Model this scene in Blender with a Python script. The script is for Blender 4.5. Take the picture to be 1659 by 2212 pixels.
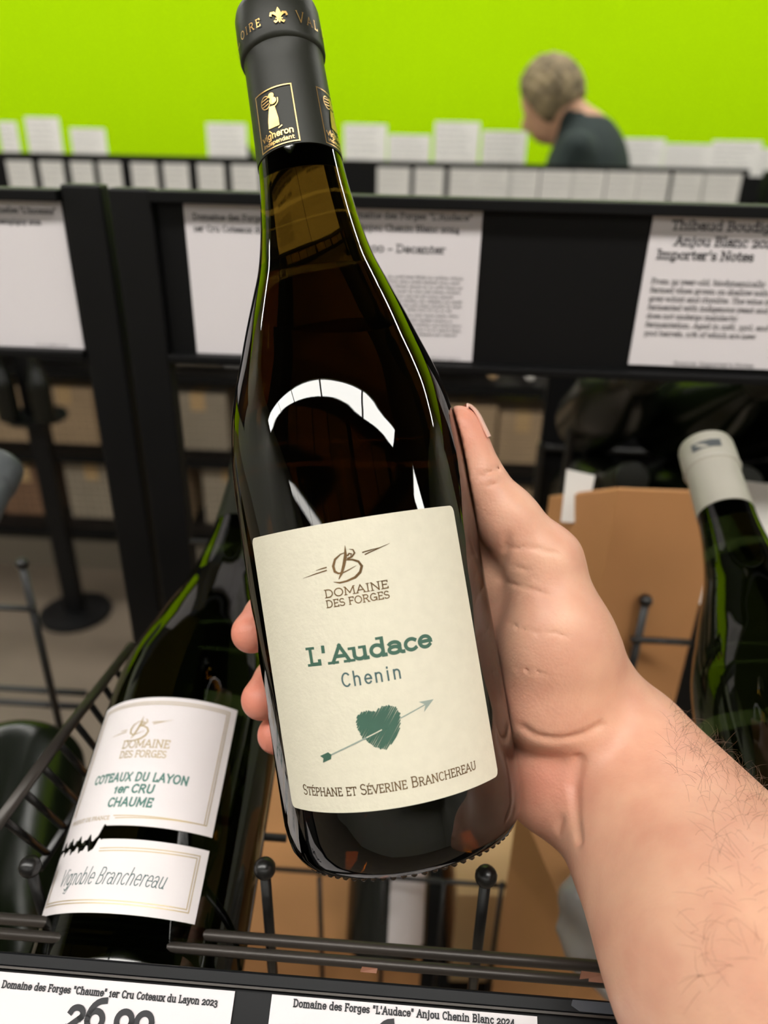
import bpy, bmesh, math, random
import numpy as np
from mathutils import Matrix, Vector
random.seed(7); np.random.seed(7)
for o in list(bpy.data.objects): bpy.data.objects.remove(o)
SC = bpy.context.scene
COL = SC.collection

# ------------------------------------------------------------------ camera
F, CX, CY = 1600., 829.5, 1106.            # focal length and centre of the 1659 x 2212 frame
CAM = np.array([0., 0., 1.5])
def nrm(v): v = np.asarray(v, float); return v / np.linalg.norm(v)
def _cd(px, py): return np.array([(px - CX) / F, -(py - CY) / F, -1.])
_up = -nrm(_cd(760, 4300))
_r = -_cd(-27000, 0); _r = nrm(_r - _up * np.dot(_r, _up))
ROT = np.array([_r, np.cross(_up, _r), _up])   # camera axes -> world axes
def ray(px, py): return ROT @ _cd(px, py)
def at(px, py, d): return CAM + ray(px, py) * d          # a point at a depth in metres
def aty(px, py, Y): v = ray(px, py); return CAM + v * (Y / v[1])
def atz(px, py, Z): v = ray(px, py); return CAM + v * ((Z - CAM[2]) / v[2])
def atx(px, py, X): v = ray(px, py); return CAM + v * (X / v[0])
cd = bpy.data.cameras.new('camera'); cam = bpy.data.objects.new('camera', cd); COL.objects.link(cam)
cd.sensor_fit = 'VERTICAL'; cd.sensor_height = 9.54; cd.lens = 9.54 * F / 2212; cd.clip_start = .01; cd.clip_end = 100
M = Matrix([list(ROT[i]) + [CAM[i]] for i in range(3)] + [[0, 0, 0, 1]]); cam.matrix_world = M
cd.dof.use_dof = True; cd.dof.focus_distance = .238; cd.dof.aperture_fstop = 2.1; cd.dof.aperture_blades = 0
SC.camera = cam

# ------------------------------------------------------------------ world, exposure
SC.view_settings.view_transform = 'Standard'; SC.view_settings.look = 'None'
SC.view_settings.gamma = 1; SC.view_settings.use_curve_mapping = False
SC.view_settings.exposure = 0.0
W = bpy.data.worlds.new('store_air'); SC.world = W; W.use_nodes = True
W.node_tree.nodes['Background'].inputs[0].default_value = (.9, .95, 1, 1)
W.node_tree.nodes['Background'].inputs[1].default_value = .3
LAMP_ROWS = [(-.62, 3.15, .34, 19), (2.95, 3.2, .16, 30), (-3.3, 3.15, .3, 8), (-5.6, 3.15, .3, 8)]       # (Y, Z, width, emission) of each light row; last two are unseen, added as front fill
try:
    SC.cycles.use_denoising = True; SC.cycles.sample_clamp_indirect = 6; SC.cycles.caustics_reflective = False
    SC.cycles.max_bounces = 10; SC.cycles.transmission_bounces = 8; SC.cycles.glossy_bounces = 5
except Exception: pass

# ------------------------------------------------------------------ materials
def S(c):                                     # sRGB 0..255 -> linear
    return tuple(((x / 255 + .055) / 1.055) ** 2.4 if x > 10 else x / 255 / 12.92 for x in c)
def mat(name, col, rough=.5, metal=0., spec=.5, noise=0., nscale=30., bump=0., bscale=60., coat=0., trans=0., ior=1.5, sss=0., emit=0., tint2=None):
    m = bpy.data.materials.new(name); m.use_nodes = True
    nt = m.node_tree; b = nt.nodes['Principled BSDF']; I = b.inputs
    c = S(col); I['Base Color'].default_value = (*c, 1)
    I['Roughness'].default_value = rough; I['Metallic'].default_value = metal; I['IOR'].default_value = ior
    I['Specular IOR Level'].default_value = spec; I['Coat Weight'].default_value = coat; I['Coat Roughness'].default_value = .03
    I['Transmission Weight'].default_value = trans
    if sss: I['Subsurface Weight'].default_value = sss; I['Subsurface Radius'].default_value = (1, .35, .2); I['Subsurface Scale'].default_value = .004
    if emit: I['Emission Color'].default_value = (*c, 1); I['Emission Strength'].default_value = emit
    tc = nt.nodes.new('ShaderNodeTexCoord')
    if noise:
        n = nt.nodes.new('ShaderNodeTexNoise'); n.inputs['Scale'].default_value = nscale; n.inputs['Detail'].default_value = 4
        nt.links.new(tc.outputs['Object'], n.inputs['Vector'])
        r = nt.nodes.new('ShaderNodeValToRGB'); r.color_ramp.elements[0].position = .3; r.color_ramp.elements[1].position = .7
        d = S(tint2) if tint2 else tuple(x * (1 - noise) for x in c)
        r.color_ramp.elements[0].color = (*d, 1); r.color_ramp.elements[1].color = (*c, 1)
        nt.links.new(n.outputs['Fac'], r.inputs['Fac']); nt.links.new(r.outputs['Color'], I['Base Color'])
    if bump:
        n2 = nt.nodes.new('ShaderNodeTexNoise'); n2.inputs['Scale'].default_value = bscale; n2.inputs['Detail'].default_value = 6
        nt.links.new(tc.outputs['Object'], n2.inputs['Vector'])
        bu = nt.nodes.new('ShaderNodeBump'); bu.inputs['Strength'].default_value = bump; bu.inputs['Distance'].default_value = .001
        nt.links.new(n2.outputs['Fac'], bu.inputs['Height']); nt.links.new(bu.outputs['Normal'], I['Normal'])
    return m
MT = dict(
    green_wall=mat('lime_paint', (180, 229, 0), .8, noise=.03, nscale=1.5, spec=.05),
    pale_wall=mat('pale_paint', (200, 198, 190), .7, noise=.05, nscale=2),
    ceiling=mat('dark_ceiling', (40, 41, 42), .9, noise=.2, nscale=1.0),
    floor=mat('sealed_concrete', (116, 103, 88), .5, noise=.25, nscale=3.5, bump=.1, bscale=30),
    housing=mat('lamp_housing', (215, 215, 215), .4),
    black=mat('black_powder_coat', (12, 12, 13), .42, spec=.25, noise=.2, nscale=40, bump=.05, bscale=400),
    board=mat('black_sign_board', (9, 9, 10), .5, spec=.2, noise=.2, nscale=8),
    wire=mat('black_wire', (26, 25, 24), .3, noise=.2, nscale=30),
    worn=mat('worn_rail', (64, 58, 53), .38, metal=.3, noise=.4, nscale=25),
    strip=mat('black_plastic_strip', (9, 10, 13), .4, spec=.2, noise=.15, nscale=60),
    card=mat('white_card', (218, 212, 214), .6, noise=.02, nscale=15), card2=mat('off_white_card', (246, 244, 239), .6, noise=.03, nscale=8),
    print=mat('black_print', (34, 34, 38), .6), grey_print=mat('grey_print', (120, 118, 122), .7),
    cream=mat('cream_label_paper', (212, 206, 186), .62, noise=.05, nscale=300, bump=.12, bscale=900),
    white_label=mat('white_label_paper', (224, 217, 217), .5, noise=.02, nscale=100, bump=.05, bscale=700),
    ink_green=mat('dark_green_ink', (58, 94, 78), .5, noise=.1, nscale=200), ink_teal=mat('teal_ink', (72, 118, 108), .5),
    ink_pale=mat('pale_green_ink', (140, 152, 142), .5), ink_slate=mat('slate_ink', (66, 92, 92), .5),
    foil=mat('bronze_foil', (128, 100, 66), .3, metal=.75, noise=.35, nscale=160), gold=mat('gold_foil', (226, 182, 110), .28, metal=.85, noise=.15, nscale=200),
    pale_gold=mat('pale_gold_foil', (196, 176, 136), .35, metal=.4, noise=.1, nscale=200),
    capsule=mat('olive_black_capsule', (30, 31, 22), .45, spec=.35, noise=.12, nscale=90, bump=.06, bscale=500),
    grey_capsule=mat('grey_capsule', (168, 164, 152), .45, noise=.05, nscale=60), slate_capsule=mat('slate_capsule', (80, 84, 86), .4),
    amber=mat('amber_glass', (98, 75, 22), .0, trans=1, ior=1.58), dark_green_glass=mat('dark_green_glass', (27, 35, 13), .0, trans=1, ior=1.55),
    wine_inside=mat('white_wine', (150, 122, 72), .0, trans=1, ior=1.04),
    wine=mat('bottle_glass_opaque', (11, 13, 8), .22, spec=.4), wine_green=mat('bottle_glass_green', (14, 20, 8), .22, spec=.35),
    plinth=mat('grey_plinth', (92, 84, 72), .6), box_tan=mat('muted_tan_box', (190, 162, 128), .8, noise=.15, nscale=10), box_brown=mat('muted_brown_box', (140, 106, 80), .8, noise=.2, nscale=10), box_grey=mat('grey_brown_box', (168, 154, 134), .8, noise=.15, nscale=10),
    carton=mat('brown_carton', (178, 126, 78), .8, noise=.1, nscale=12, bump=.2, bscale=200), carton_pale=mat('pale_carton', (206, 172, 124), .8, noise=.08, nscale=12),
    carton_dark=mat('dark_carton', (120, 76, 44), .8, noise=.15, nscale=14), plastic=mat('cloudy_plastic', (190, 188, 188), .25, trans=.45, bump=.5, bscale=60),
    scrap=mat('rusty_scrap', (150, 100, 76), .7, noise=.3, nscale=80), tape=mat('clear_tape', (70, 74, 80), .15, noise=.15, nscale=60),
    white_paper=mat('white_paper', (224, 220, 214), .7, noise=.04, nscale=20), tagred=mat('red_foil', (170, 40, 48), .4), tag_green=mat('green_tag', (96, 160, 60), .6),
    hair=mat('grey_blond_hair', (160, 142, 106), .7, noise=.45, nscale=28, tint2=(92, 80, 58), bump=.8, bscale=120), face=mat('face_skin', (206, 160, 128), .55, sss=.1),
    shirt=mat('dark_green_shirt', (34, 48, 46), .85, noise=.2, nscale=25), jeans=mat('blue_jeans', (42, 54, 74), .85, noise=.25, nscale=40), shoe=mat('black_shoe', (28, 26, 26), .5),
    arm_hair=mat('brown_arm_hair', (92, 66, 46), .5), nail=mat('fingernail', (232, 186, 168), .3, coat=.3), wine_cork=mat('cork', (196, 164, 120), .8, noise=.2, nscale=80),
)

for _k, _r in enumerate(LAMP_ROWS): MT['lamp%d' % _k] = mat('lamp_diffuser', (255, 252, 246), .5, emit=_r[3])

# ------------------------------------------------------------------ mesh helpers
class MB:
    """Collects shapes into one mesh."""
    def __init__(s): s.v = []; s.f = []
    def add(s, vs, fs):
        k = len(s.v); s.v += [tuple(map(float, v)) for v in vs]; s.f += [tuple(i + k for i in f) for f in fs]; return s
    def box(s, x0, y0, z0, x1, y1, z1):
        return s.add([(x, y, z) for x in (x0, x1) for y in (y0, y1) for z in (z0, z1)],
                     [(0, 1, 3, 2), (4, 6, 7, 5), (0, 4, 5, 1), (2, 3, 7, 6), (0, 2, 6, 4), (1, 5, 7, 3)])
    def hexa(s, p):                              # eight corners: bottom four, then top four
        return s.add(p, [(3, 2, 1, 0), (4, 5, 6, 7), (0, 1, 5, 4), (1, 2, 6, 5), (2, 3, 7, 6), (3, 0, 4, 7)])
    def tube(s, pts, r, n=10, cap=True):
        P = [np.asarray(p, float) for p in pts]; R = r if hasattr(r, '__len__') else [r] * len(P)
        T = [nrm(P[min(i + 1, len(P) - 1)] - P[max(i - 1, 0)]) for i in range(len(P))]
        u = nrm(np.cross(T[0], [.31, .17, .93] if abs(T[0][2]) < .9 else [1, .2, 0])); vs = []
        for i, p in enumerate(P):
            u = nrm(u - T[i] * np.dot(u, T[i])); w = np.cross(T[i], u)
            vs += [p + R[i] * (math.cos(q) * u + math.sin(q) * w) for q in np.linspace(0, 2 * math.pi, n, endpoint=False)]
        fs = [(i * n + j, i * n + (j + 1) % n, (i + 1) * n + (j + 1) % n, (i + 1) * n + j) for i in range(len(P) - 1) for j in range(n)]
        if cap: fs += [tuple(range(n))[::-1], tuple((len(P) - 1) * n + j for j in range(n))]
        return s.add(vs, fs)
    def ball(s, c, r, n=14):
        a = np.linspace(-math.pi / 2, math.pi / 2, n // 2 + 1)[1:-1]
        prof = [(r * math.cos(q), r * math.sin(q)) for q in a]
        return s.lathe([(1e-5, -r)] + prof + [(1e-5, r)], n, c)
    def lathe(s, prof, n=48, c=(0, 0, 0), closed=True):
        vs = [(c[0] + r * math.cos(q), c[1] + r * math.sin(q), c[2] + z) for r, z in prof for q in np.linspace(0, 2 * math.pi, n, endpoint=False)]
        fs = [(i * n + j, i * n + (j + 1) % n, (i + 1) * n + (j + 1) % n, (i + 1) * n + j) for i in range(len(prof) - 1) for j in range(n)]
        if closed: fs += [tuple(range(n))[::-1], tuple((len(prof) - 1) * n + j for j in range(n))]
        return s.add(vs, fs)
    def build(s, name, m, parent=None, smooth=False, bevel=0.):
        me = bpy.data.meshes.new(name); me.from_pydata(s.v, [], s.f); me.update()
        if m: me.materials.append(MT[m] if isinstance(m, str) else m)
        o = bpy.data.objects.new(name, me); COL.objects.link(o)
        if parent: o.parent = parent
        if smooth:
            for p in me.polygons: p.use_smooth = True
            if smooth == 'edge': me.set_sharp_from_angle(angle=math.radians(35))
        if bevel:
            b = o.modifiers.new('bevel', 'BEVEL'); b.width = bevel; b.segments = 2; b.limit_method = 'ANGLE'
        return o
def empty(name, loc=(0, 0, 0), mtx=None):
    o = bpy.data.objects.new(name, None); COL.objects.link(o); o.empty_display_size = .02
    o.matrix_world = mtx if mtx else Matrix.Translation(loc)
    return o
def tag(o, label=None, cat=None, group=None, kind=None):
    if label: o['label'] = label
    if cat: o['category'] = cat
    if group: o['group'] = group
    if kind: o['kind'] = kind
    return o
def copy_tree(o, parent=None):
    c = o.copy(); COL.objects.link(c); c.parent = parent
    for ch in list(o.children):
        k = copy_tree(ch, c); k.matrix_parent_inverse = ch.matrix_parent_inverse
    return c
# ------------------------------------------------------------------ drawn lettering: strokes with optional slab serifs
# a glyph: (advance, strokes, serif points); capital height is 1; 'a' is an elliptical arc (cx, cy, rx, ry, from, to)
def _p(*c): return ('l',) + c
def _a(*c): return ('a',) + c
X = .68
GL = {
 'A': (.80, [_p(.08, 0, .40, 1, .72, 0), _p(.2, .34, .60, .34)], [(.08, 0), (.72, 0)]),
 'B': (.72, [_p(.16, 0, .16, 1, .38, 1), _a(.38, .76, .2, .24, 90, -90), _p(.38, .52, .16, .52), _a(.4, .26, .23, .26, 90, -90), _p(.4, 0, .16, 0)], [(.16, 0, 1), (.16, 1, 1)]),
 'C': (.72, [_a(.41, .5, .31, .5, 48, 312)], []),
 'D': (.80, [_p(.16, 0, .16, 1, .36, 1), _a(.36, .5, .34, .5, 90, -90), _p(.36, 0, .16, 0)], [(.16, 0, 1), (.16, 1, 1)]),
 'E': (.66, [_p(.56, 1, .16, 1, .16, 0, .58, 0), _p(.16, .52, .48, .52), _p(.56, 1, .56, .84), _p(.58, 0, .58, .17)], [(.16, 0, 1), (.16, 1, 1)]),
 'F': (.62, [_p(.56, 1, .16, 1, .16, 0), _p(.16, .5, .46, .5), _p(.56, 1, .56, .84)], [(.16, 0), (.16, 1, 1)]),
 'G': (.80, [_a(.42, .5, .32, .5, 48, 330), _p(.72, .02, .72, .44, .48, .44)], []),
 'H': (.84, [_p(.16, 0, .16, 1), _p(.68, 0, .68, 1), _p(.16, .51, .68, .51)], [(.16, 0), (.16, 1), (.68, 0), (.68, 1)]),
 'I': (.36, [_p(.18, 0, .18, 1)], [(.18, 0), (.18, 1)]),
 'L': (.62, [_p(.16, 1, .16, 0, .56, 0, .56, .18)], [(.16, 0, 1), (.16, 1)]),
 'M': (.98, [_p(.14, 0, .16, 1, .49, .2, .82, 1, .84, 0)], [(.14, 0), (.84, 0), (.16, 1, 1), (.82, 1, 2)]),
 'N': (.86, [_p(.16, 0, .16, 1, .70, 0, .70, 1)], [(.16, 0), (.16, 1, 1), (.70, 1)]),
 'O': (.84, [_a(.42, .5, .34, .5, 0, 360)], []),
 'P': (.68, [_p(.16, 0, .16, 1, .38, 1), _a(.38, .74, .24, .26, 90, -90), _p(.38, .48, .16, .48)], [(.16, 0), (.16, 1, 1)]),
 'R': (.76, [_p(.16, 0, .16, 1, .38, 1), _a(.38, .75, .22, .25, 90, -90), _p(.38, .5, .16, .5), _p(.38, .5, .66, 0)], [(.16, 0), (.16, 1, 1), (.66, 0)]),
 'S': (.62, [_a(.31, .74, .22, .26, 35, 270), _a(.31, .25, .24, .25, 90, -150)], []),
 'T': (.70, [_p(.35, 0, .35, 1), _p(.06, .84, .06, 1, .64, 1, .64, .84)], [(.35, 0)]),
 'U': (.80, [_p(.15, 1, .15, .32), _a(.40, .32, .25, .32, 180, 360), _p(.65, .32, .65, 1)], [(.15, 1), (.65, 1)]),
 'V': (.76, [_p(.06, 1, .38, 0, .70, 1)], [(.06, 1), (.70, 1)]),
 'X': (.76, [_p(.08, 0, .68, 1), _p(.08, 1, .68, 0)], [(.08, 0), (.68, 0), (.08, 1), (.68, 1)]),
 'Y': (.74, [_p(.06, 1, .37, .5, .68, 1), _p(.37, .5, .37, 0)], [(.06, 1), (.68, 1), (.37, 0)]),
 'a': (.62, [_a(.28, .47, .2, .21, 150, 0), _p(.48, .47, .48, .08, .56, 0, .6, 0), _a(.27, .2, .2, .2, 0, 360)], []),
 'b': (.66, [_p(.14, 1.05, .14, 0), _a(.36, .34, .22, .34, 150, -150)], [(.14, 1.05, 1)]),
 'c': (.56, [_a(.32, .34, .23, .34, 48, 312)], []),
 'd': (.68, [_p(.52, 1.05, .52, 0, .6, 0), _a(.30, .34, .22, .34, 30, 330)], [(.52, 1.05, 1)]),
 'e': (.60, [_a(.32, .34, .23, .34, 0, 318), _p(.09, .36, .55, .36)], []),
 'f': (.42, [_p(.18, 0, .18, .82), _a(.33, .82, .15, .23, 180, 60), _p(.04, X, .36, X)], [(.18, 0)]),
 'g': (.64, [_a(.29, .36, .21, .32, 0, 360), _p(.50, X, .50, -.08), _a(.29, -.08, .21, .22, 0, -140)], []),
 'h': (.70, [_p(.14, 0, .14, 1.05), _a(.34, .46, .2, .22, 160, 0), _p(.54, .46, .54, 0)], [(.14, 0), (.54, 0), (.14, 1.05, 1)]),
 'i': (.34, [_p(.17, 0, .17, X), _p(.17, .93, .17, .97)], [(.17, 0), (.17, X, 1)]),
 'j': (.34, [_p(.18, X, .18, -.1), _a(.04, -.1, .14, .2, 0, -100), _p(.18, .93, .18, .97)], [(.18, X, 1)]),
 'k': (.66, [_p(.14, 0, .14, 1.05), _p(.54, X, .16, .3), _p(.26, .4, .56, 0)], [(.14, 0), (.56, 0), (.14, 1.05, 1), (.54, X)]),
 'l': (.34, [_p(.17, 0, .17, 1.05)], [(.17, 0), (.17, 1.05, 1)]),
 'm': (1.02, [_p(.14, 0, .14, X), _a(.32, .46, .18, .22, 165, 0), _p(.50, .46, .50, 0), _a(.68, .46, .18, .22, 165, 0), _p(.86, .46, .86, 0)], [(.14, 0), (.5, 0), (.86, 0), (.14, X, 1)]),
 'n': (.70, [_p(.14, 0, .14, X), _a(.34, .46, .2, .22, 165, 0), _p(.54, .46, .54, 0)], [(.14, 0), (.54, 0), (.14, X, 1)]),
 'o': (.62, [_a(.31, .34, .23, .34, 0, 360)], []),
 'p': (.66, [_p(.14, X, .14, -.28), _a(.36, .34, .22, .34, 150, -150)], [(.14, X, 1), (.14, -.28)]),
 'q': (.66, [_p(.52, X, .52, -.28), _a(.30, .34, .22, .34, 30, 330)], [(.52, -.28)]),
 'r': (.50, [_p(.15, 0, .15, X), _a(.35, .44, .2, .24, 165, 55)], [(.15, 0), (.15, X, 1)]),
 's': (.50, [_a(.25, .51, .17, .17, 30, 270), _a(.25, .17, .18, .17, 90, -150)], []),
 't': (.44, [_p(.18, .9, .18, .18), _a(.32, .18, .14, .18, 180, 300), _p(.04, X, .38, X)], []),
 'u': (.70, [_p(.14, X, .14, .24), _a(.34, .24, .2, .24, 180, 340), _p(.54, X, .54, 0, .62, 0)], [(.14, X, 1), (.54, X, 1)]),
 'v': (.62, [_p(.06, X, .31, 0, .56, X)], [(.06, X), (.56, X)]),
 'w': (.9, [_p(.06, X, .25, 0, .45, X, .65, 0, .84, X)], [(.06, X), (.84, X)]),
 'x': (.62, [_p(.06, 0, .54, X), _p(.06, X, .54, 0)], [(.06, 0), (.54, 0), (.06, X), (.54, X)]),
 'z': (.56, [_p(.08, X, .48, X, .08, 0, .50, 0)], []),
 'y': (.62, [_p(.06, X, .32, .02), _p(.56, X, .26, -.26, .12, -.26)], [(.06, X), (.56, X)]),
 '0': (.66, [_a(.33, .36, .25, .36, 0, 360)], []), '1': (.42, [_p(.08, .58, .21, .7, .21, 0)], [(.21, 0)]),
 '2': (.58, [_a(.28, .5, .2, .21, 165, -40), _p(.43, .36, .08, 0, .52, 0)], []),
 '3': (.56, [_a(.26, .46, .19, .22, 150, -90), _a(.26, -.01, .22, .25, 90, -150)], []),
 '4': (.62, [_p(.44, -.26, .44, .7, .06, .02, .58, .02)], [(.44, -.26)]),
 '5': (.56, [_p(.48, .68, .14, .68, .12, .36), _a(.25, .06, .23, .3, 110, -150)], []),
 '6': (.64, [_a(.32, .32, .24, .32, 0, 360), _a(.52, .36, .44, .66, 90, 180)], []),
 '8': (.62, [_a(.31, .76, .2, .24, 0, 360), _a(.31, .27, .24, .27, 0, 360)], []),
 '9': (.64, [_a(.32, .38, .24, .32, 0, 360), _a(.12, .34, .44, .6, 0, -80)], []),
 '.': (.3, [_p(.15, .0, .15, .03)], []), ',': (.3, [_p(.16, .04, .12, -.12)], []), '-': (.5, [_p(.08, .34, .42, .34)], []),
 '%': (.8, [_a(.2, .74, .13, .2, 0, 360), _a(.6, .2, .13, .2, 0, 360), _p(.15, 0, .65, 1)], []), '/': (.5, [_p(.06, -.1, .44, 1.05)], []),
 "'": (.26, [_p(.13, 1.02, .12, .76)], []), '"': (.42, [_p(.13, 1.02, .12, .76), _p(.29, 1.02, .28, .76)], []), ':': (.3, [_p(.15, 0, .15, .03), _p(.15, .55, .15, .58)], []),
}
def arc(cx, cy, rx, ry, a0, a1, n=None):
    n = n or max(6, int(abs(a1 - a0) / 15))
    return [(cx + rx * math.cos(math.radians(q)), cy + ry * math.sin(math.radians(q))) for q in np.linspace(a0, a1, n + 1)]
class Ink:
    """Printed marks in the plane of a surface (metres), mapped onto it by a function."""
    def __init__(s): s.P = []
    def poly(s, pts): s.P.append([tuple(p) for p in pts]); return s
    def line(s, pts, w, square=False, seg=None, closed=False):
        pts = [np.asarray(p, float) for p in pts]
        q = [pts[0]]
        for p in pts[1:]:
            if np.linalg.norm(p - q[-1]) > 1e-7: q.append(p)
        if len(q) < 2: return s
        Wd = list(w) if hasattr(w, '__len__') else [w] * len(q)
        if len(Wd) != len(q): Wd = list(np.interp(np.linspace(0, 1, len(q)), np.linspace(0, 1, len(Wd)), Wd))
        if seg:
            r, rw = [q[0]], [Wd[0]]
            for i in range(1, len(q)):
                k = max(1, int(np.linalg.norm(q[i] - q[i - 1]) / seg))
                for j in range(1, k + 1): r.append(q[i - 1] + (q[i] - q[i - 1]) * j / k); rw.append(Wd[i - 1] + (Wd[i] - Wd[i - 1]) * j / k)
            q, Wd = r, rw
        loop = np.linalg.norm(q[0] - q[-1]) < 1e-6 and len(q) > 3
        n = len(q); L, R = [], []
        for i in range(n):
            d0 = nrm(q[i] - q[i - 1]) if i > 0 else (nrm(q[-1] - q[-2]) if loop else None)
            d1 = nrm(q[i + 1] - q[i]) if i < n - 1 else (nrm(q[1] - q[0]) if loop else None)
            if d0 is None: d0 = d1
            if d1 is None: d1 = d0
            t = d0 + d1
            t = nrm(t) if np.linalg.norm(t) > .25 else d1
            nn = np.array([-t[1], t[0]]); k = min(1.6, 1 / max(.3, abs(np.dot(nn, [-d1[1], d1[0]]))))
            p = q[i]
            if square and not loop:
                if i == 0: p = p - d1 * Wd[i] / 2
                if i == n - 1: p = p + d0 * Wd[i] / 2
            L.append(p + nn * k * Wd[i] / 2); R.append(p - nn * k * Wd[i] / 2)
        for i in range(n - 1): s.P.append([tuple(R[i]), tuple(R[i + 1]), tuple(L[i + 1]), tuple(L[i])])
        return s
    def text(s, string, x, y, h, w=.14, serif=.13, align='l', track=0., sx=1., smallcaps=False, slant=0., width=None, curve=None):
        adv = 0; lay = []
        for ch in string:
            k = 1.
            acc = None
            if ch in 'éÉ': acc = ch; ch = 'e' if ch == 'é' else 'E'
            if smallcaps and ch.islower(): ch = ch.upper(); k = .8
            if ch == ' ': adv += .34 + track; continue
            g = GL.get(ch) or GL['o']
            lay.append((g, adv, k, acc)); adv += g[0] * k + track
        adv -= track
        if width: sx = width / (adv * h)
        x0 = x - {'l': 0, 'c': .5, 'r': 1}[align] * adv * h * sx
        def tr(px, py, a, k): yy = w / 2 + py * k * (1 - w); xx = a + px * k + slant * yy; return (x0 + xx * h * sx, y + yy * h)
        for g, a, k, acc in lay:
            for st in g[1]:
                pts = [(st[i], st[i + 1]) for i in range(1, len(st), 2)] if st[0] == 'l' else arc(*st[1:])
                run = [pts[0]]
                for i in range(1, len(pts)):            # a sharp corner starts a new stroke
                    run.append(pts[i])
                    if i < len(pts) - 1:
                        e0, e1 = np.subtract(pts[i], pts[i - 1]), np.subtract(pts[i + 1], pts[i])
                        if st[0] == 'l' and np.dot(e0, e1) < -.1 * np.linalg.norm(e0) * np.linalg.norm(e1):
                            s.line([tr(px, py, a, k) for px, py in run], w * h * (.92 if k < 1 else 1), square=True); run = [pts[i]]
                s.line([tr(px, py, a, k) for px, py in run], w * h * (.92 if k < 1 else 1), square=True)
            if acc: s.line([tr(.26, 1.14, a, k), tr(.44, 1.34, a, k)], w * h * .8)
            if serif:
                for sp in g[2]:
                    lft = serif + w / 2; rgt = serif + w / 2
                    if len(sp) > 2 and sp[2] == 1: rgt = 0
                    if len(sp) > 2 and sp[2] == 2: lft = 0
                    tw = w * .72; yc = sp[1]; q = (w - tw) / 2 * (1 if yc > .3 else -1)
                    A, B = tr(sp[0] - lft / k, yc, a, k), tr(sp[0] + rgt / k, yc, a, k)
                    s.line([(A[0], A[1] + q * h), (B[0], B[1] + q * h)], tw * h)
        return s
    def words(s, x, y, width, h, w=.12):          # text too small to read: short marks in word lengths
        e = x + width
        while x < e - h:
            n = random.uniform(1.2, 5.2) * h
            n = min(n, e - x)
            k = max(1, int(n / (h * .55)))
            for i in range(k):
                xx = x + i * n / k; hh = h * random.choice([.7, .7, .7, 1])
                s.line([(xx, y), (xx, y + hh)], h * w); s.line([(xx, y + h * random.choice([.1, .62])), (xx + n / k * .8, y + h * random.choice([.1, .62]))], h * w)
            x += n + h * .5
        return s
    def build(s, name, m, parent, fmap):
        b = MB()
        for p in s.P:
            k = len(b.v); b.v += [tuple(map(float, fmap(u, v))) for u, v in p]; b.f.append(tuple(range(k, k + len(p))))
        return b.build(name, m, parent)
def plane_map(org, ux, uy, off):                   # flat surface: origin, two unit axes, lifted a hair
    n = np.cross(ux, uy)
    return lambda u, v: np.asarray(org) + np.asarray(ux) * u + np.asarray(uy) * v + n * off
def cyl_map(rfun, off=.0003, u0=0.):                # bottle side facing local -Y: u along the girth, v up the axis
    def f(u, v):
        r = rfun(v); q = (u + u0) / rfun(.06) if rfun(v) > .03 else (u + u0) / r
        r += off; return (r * math.sin(q), -r * math.cos(q), v)
    return f
# ------------------------------------------------------------------ smooth bodies: distance fields turned into one continuous skin
def smin(a, b, k):
    h = np.clip(.5 + .5 * (b - a) / k, 0, 1); return b * (1 - h) + a * h - k * h * (1 - h)
def smax(a, b, k): return -smin(-a, -b, k)
def cone(p, a, b, ra, rb):
    a = np.asarray(a, float); ab = np.asarray(b, float) - a
    t = np.clip(((p - a) @ ab) / (ab @ ab), 0, 1)
    return np.linalg.norm(p - a - t[:, None] * ab, axis=1) - (ra + t * (rb - ra))
def chain(p, pts, rs, k=.004):
    d = None
    for i in range(len(pts) - 1):
        c = cone(p, pts[i], pts[i + 1], rs[i], rs[i + 1]); d = c if d is None else smin(d, c, k)
    return d
def ellipsoid(p, c, axes, r):
    q = (p - np.asarray(c)) @ np.asarray(axes, float).T
    r = np.asarray(r, float); k0 = np.linalg.norm(q / r, axis=1); k1 = np.linalg.norm(q / r ** 2, axis=1)
    return k0 * (k0 - 1) / np.maximum(k1, 1e-9)
EYE3 = np.eye(3)
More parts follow.
